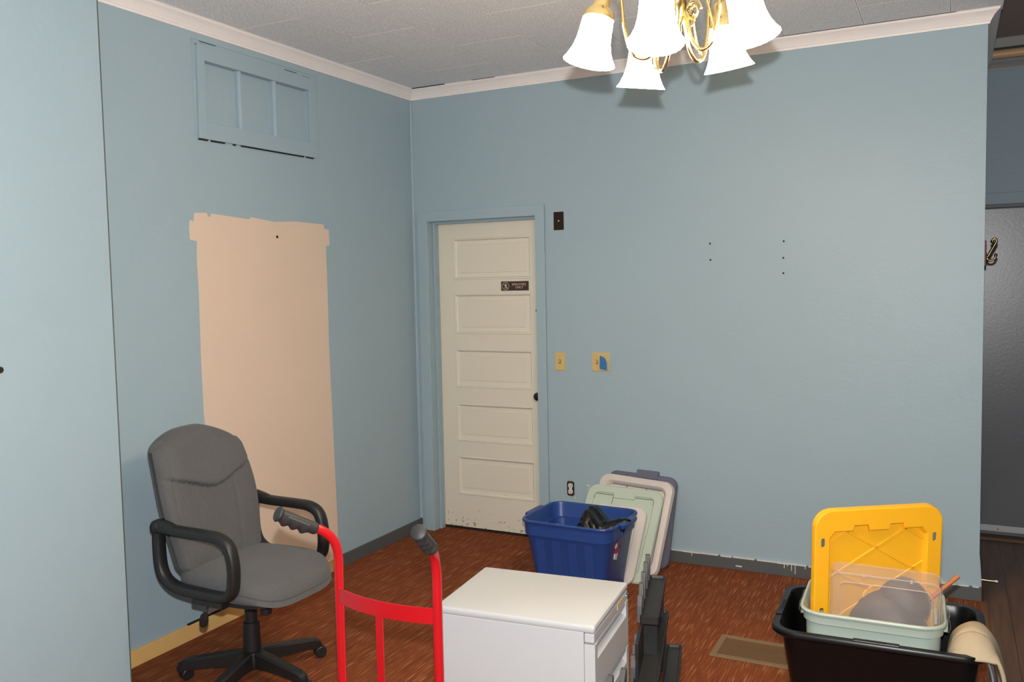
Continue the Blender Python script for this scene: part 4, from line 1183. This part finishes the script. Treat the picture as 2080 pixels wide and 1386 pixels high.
for i in range(5):
    a = PH - i * 2 * PI / 5
    ca, sa = math.cos(a), math.sin(a)
    dl_, dz = ((0.004, 0.009), (0.012, -0.040), (-0.020, -0.031), (-0.034, -0.009), (-0.025, -0.011))[i]
    dz += 0.066 * CR_ * ca + 0.083 * CR_ * sa   # the fixture hangs a little crooked
    def rad(r, z_, side=0.0):
        k_ = min(1, r / 0.2)
        return Vector((r * ca - side * sa + 0.892 * dl_ * k_, r * sa + side * ca + 0.451 * dl_ * k_, z_ + dz * k_ - HC))
    bm = NB()
    tube(bm, smoothpath([rad(0.018, 2.425), rad(0.040, 2.375), rad(0.060, 2.318), rad(0.095, 2.292), rad(0.132, 2.312), rad(0.152, 2.375), rad(0.158, 2.43), rad(0.165, 2.485), rad(0.186, 2.512), rad(0.206, 2.500), rad(0.209, 2.472)], 6), 0.0055, 10)
    # inner scroll
    sc_ = [rad(0.060 + 0.03 * math.cos(t_) * (1 - t_ / 14), 2.405 + 0.03 * math.sin(t_) * (1 - t_ / 14)) for t_ in [k * PI / 8 for k in range(28)]]
    tube(bm, sc_, 0.004, 8)
    arm = obj('arm', bm, brass, cd)
    bm = NB(); tube(bm, smoothpath([rad(0.020, 2.70), rad(0.075, 2.52, 0.012), rad(0.122, 2.36, 0.02), rad(0.135, 2.318, 0.012), rad(0.118, 2.300)], 5), 0.0038, 8)
    obj('rod', bm, brass, cd)
    axis = (rad(CR_, ZR) - rad(0.209, 2.452)).normalized()
    top = rad(0.2145, 2.474)
    M = along(top, axis)
    bm = NB(); lathe(bm, [(0.006, -0.012), (0.018, -0.006), (0.024, 0.004), (0.025, 0.026), (0.030, 0.034), (0.043, 0.044), (0.046, 0.062), (0.043, 0.064)], 24, M, cap1=False)
    obj('shade_holder', bm, brass, arm, smooth=50)
    bm = NB()
    prof = [(0.036, 0.050), (0.042, 0.054), (0.0450, 0.070), (0.0465, 0.098), (0.0495, 0.124), (0.056, 0.150), (0.066, 0.172), (0.0745, 0.187)]
    prof2 = [(0.0725, 0.1865), (0.064, 0.171), (0.054, 0.150), (0.0475, 0.124), (0.0445, 0.098), (0.043, 0.070), (0.036, 0.056)]
    ps = [(r, z_) for r, z_ in prof + prof2]
    lathe(bm, ps, 72, M, cap0=False, cap1=False, wav=lambda q, th: (0.018 * math.cos(24 * th) if q in (7, 8) else 0.0))
    sh = obj('lamp_shade', bm, shadem, cd, smooth=60)
    bm = NB(); lathe(bm, [(0.012, 0.055), (0.013, 0.066), (0.024, 0.086), (0.029, 0.105), (0.026, 0.124), (0.014, 0.136), (0.001, 0.139)], 20, M)
    obj('bulb', bm, bulbm, sh)
    li = bpy.data.lights.new('bulb_light', 'POINT'); li.energy = 2.5; li.color = (1.0, 0.73, 0.46); li.shadow_soft_size = 0.04
    lo = bpy.data.objects.new('bulb_light', li); COL.objects.link(lo); lo.parent = cd
    lo.location = top + axis * 0.20

# ------------------------------------------------------------------ camera and light
F = 1765.7
yaw, pit, rol = -0.4691, -0.0668, -0.0200
Cc = Vector((3.1974, -4.8931, 1.6529))
f = Vector((math.sin(yaw) * math.cos(pit), math.cos(yaw) * math.cos(pit), math.sin(pit)))
r0 = Vector((math.cos(yaw), -math.sin(yaw), 0)); u0 = r0.cross(f)
r = r0 * math.cos(rol) + u0 * math.sin(rol); u = u0 * math.cos(rol) - r0 * math.sin(rol)
cam = bpy.data.cameras.new('camera'); cam.sensor_width = 36; cam.lens = 36 * F / 2080; cam.clip_start = 0.05
co = bpy.data.objects.new('camera', cam); COL.objects.link(co)
M = Matrix((r, u, -f)).transposed().to_4x4(); M.translation = Cc
co.matrix_world = M
scene.camera = co

# the flash on top of the camera that lit the photograph
fl = bpy.data.lights.new('camera_flash', 'SPOT'); fl.energy = 385; fl.color = (1.0, 0.985, 0.97); fl.shadow_soft_size = 0.018
fl.spot_size = math.radians(140); fl.spot_blend = 0.15
fo = bpy.data.objects.new('camera_flash', fl); COL.objects.link(fo)
Mf = M.copy(); Mf.translation = Cc + u * 0.132 + f * 0.0
fo.matrix_world = Mf
# daylight from the shop front behind the camera
dl = bpy.data.lights.new('daylight', 'AREA'); dl.shape = 'RECTANGLE'; dl.size = 3.5; dl.size_y = 2.2; dl.energy = 14; dl.color = (0.72, 0.86, 1.0)
do = bpy.data.objects.new('daylight', dl); COL.objects.link(do); do.location = (3.5, -8.5, 1.6); do.rotation_euler = (PI / 2, 0, 0)
wd = bpy.data.worlds.new('world'); scene.world = wd; wd.use_nodes = True
bg = wd.node_tree.nodes['Background']; bg.inputs[0].default_value = (0.8, 0.9, 1.0, 1); bg.inputs[1].default_value = 0.14

scene.view_settings.view_transform = 'Standard'
scene.view_settings.look = 'None'
scene.view_settings.exposure = 0.0
scene.view_settings.gamma = 1.0
scene.view_settings.use_curve_mapping = False
scene.cycles.use_denoising = True
scene.cycles.max_bounces = 8
scene.cycles.transparent_max_bounces = 12
scene.cycles.sample_clamp_indirect = 4.0
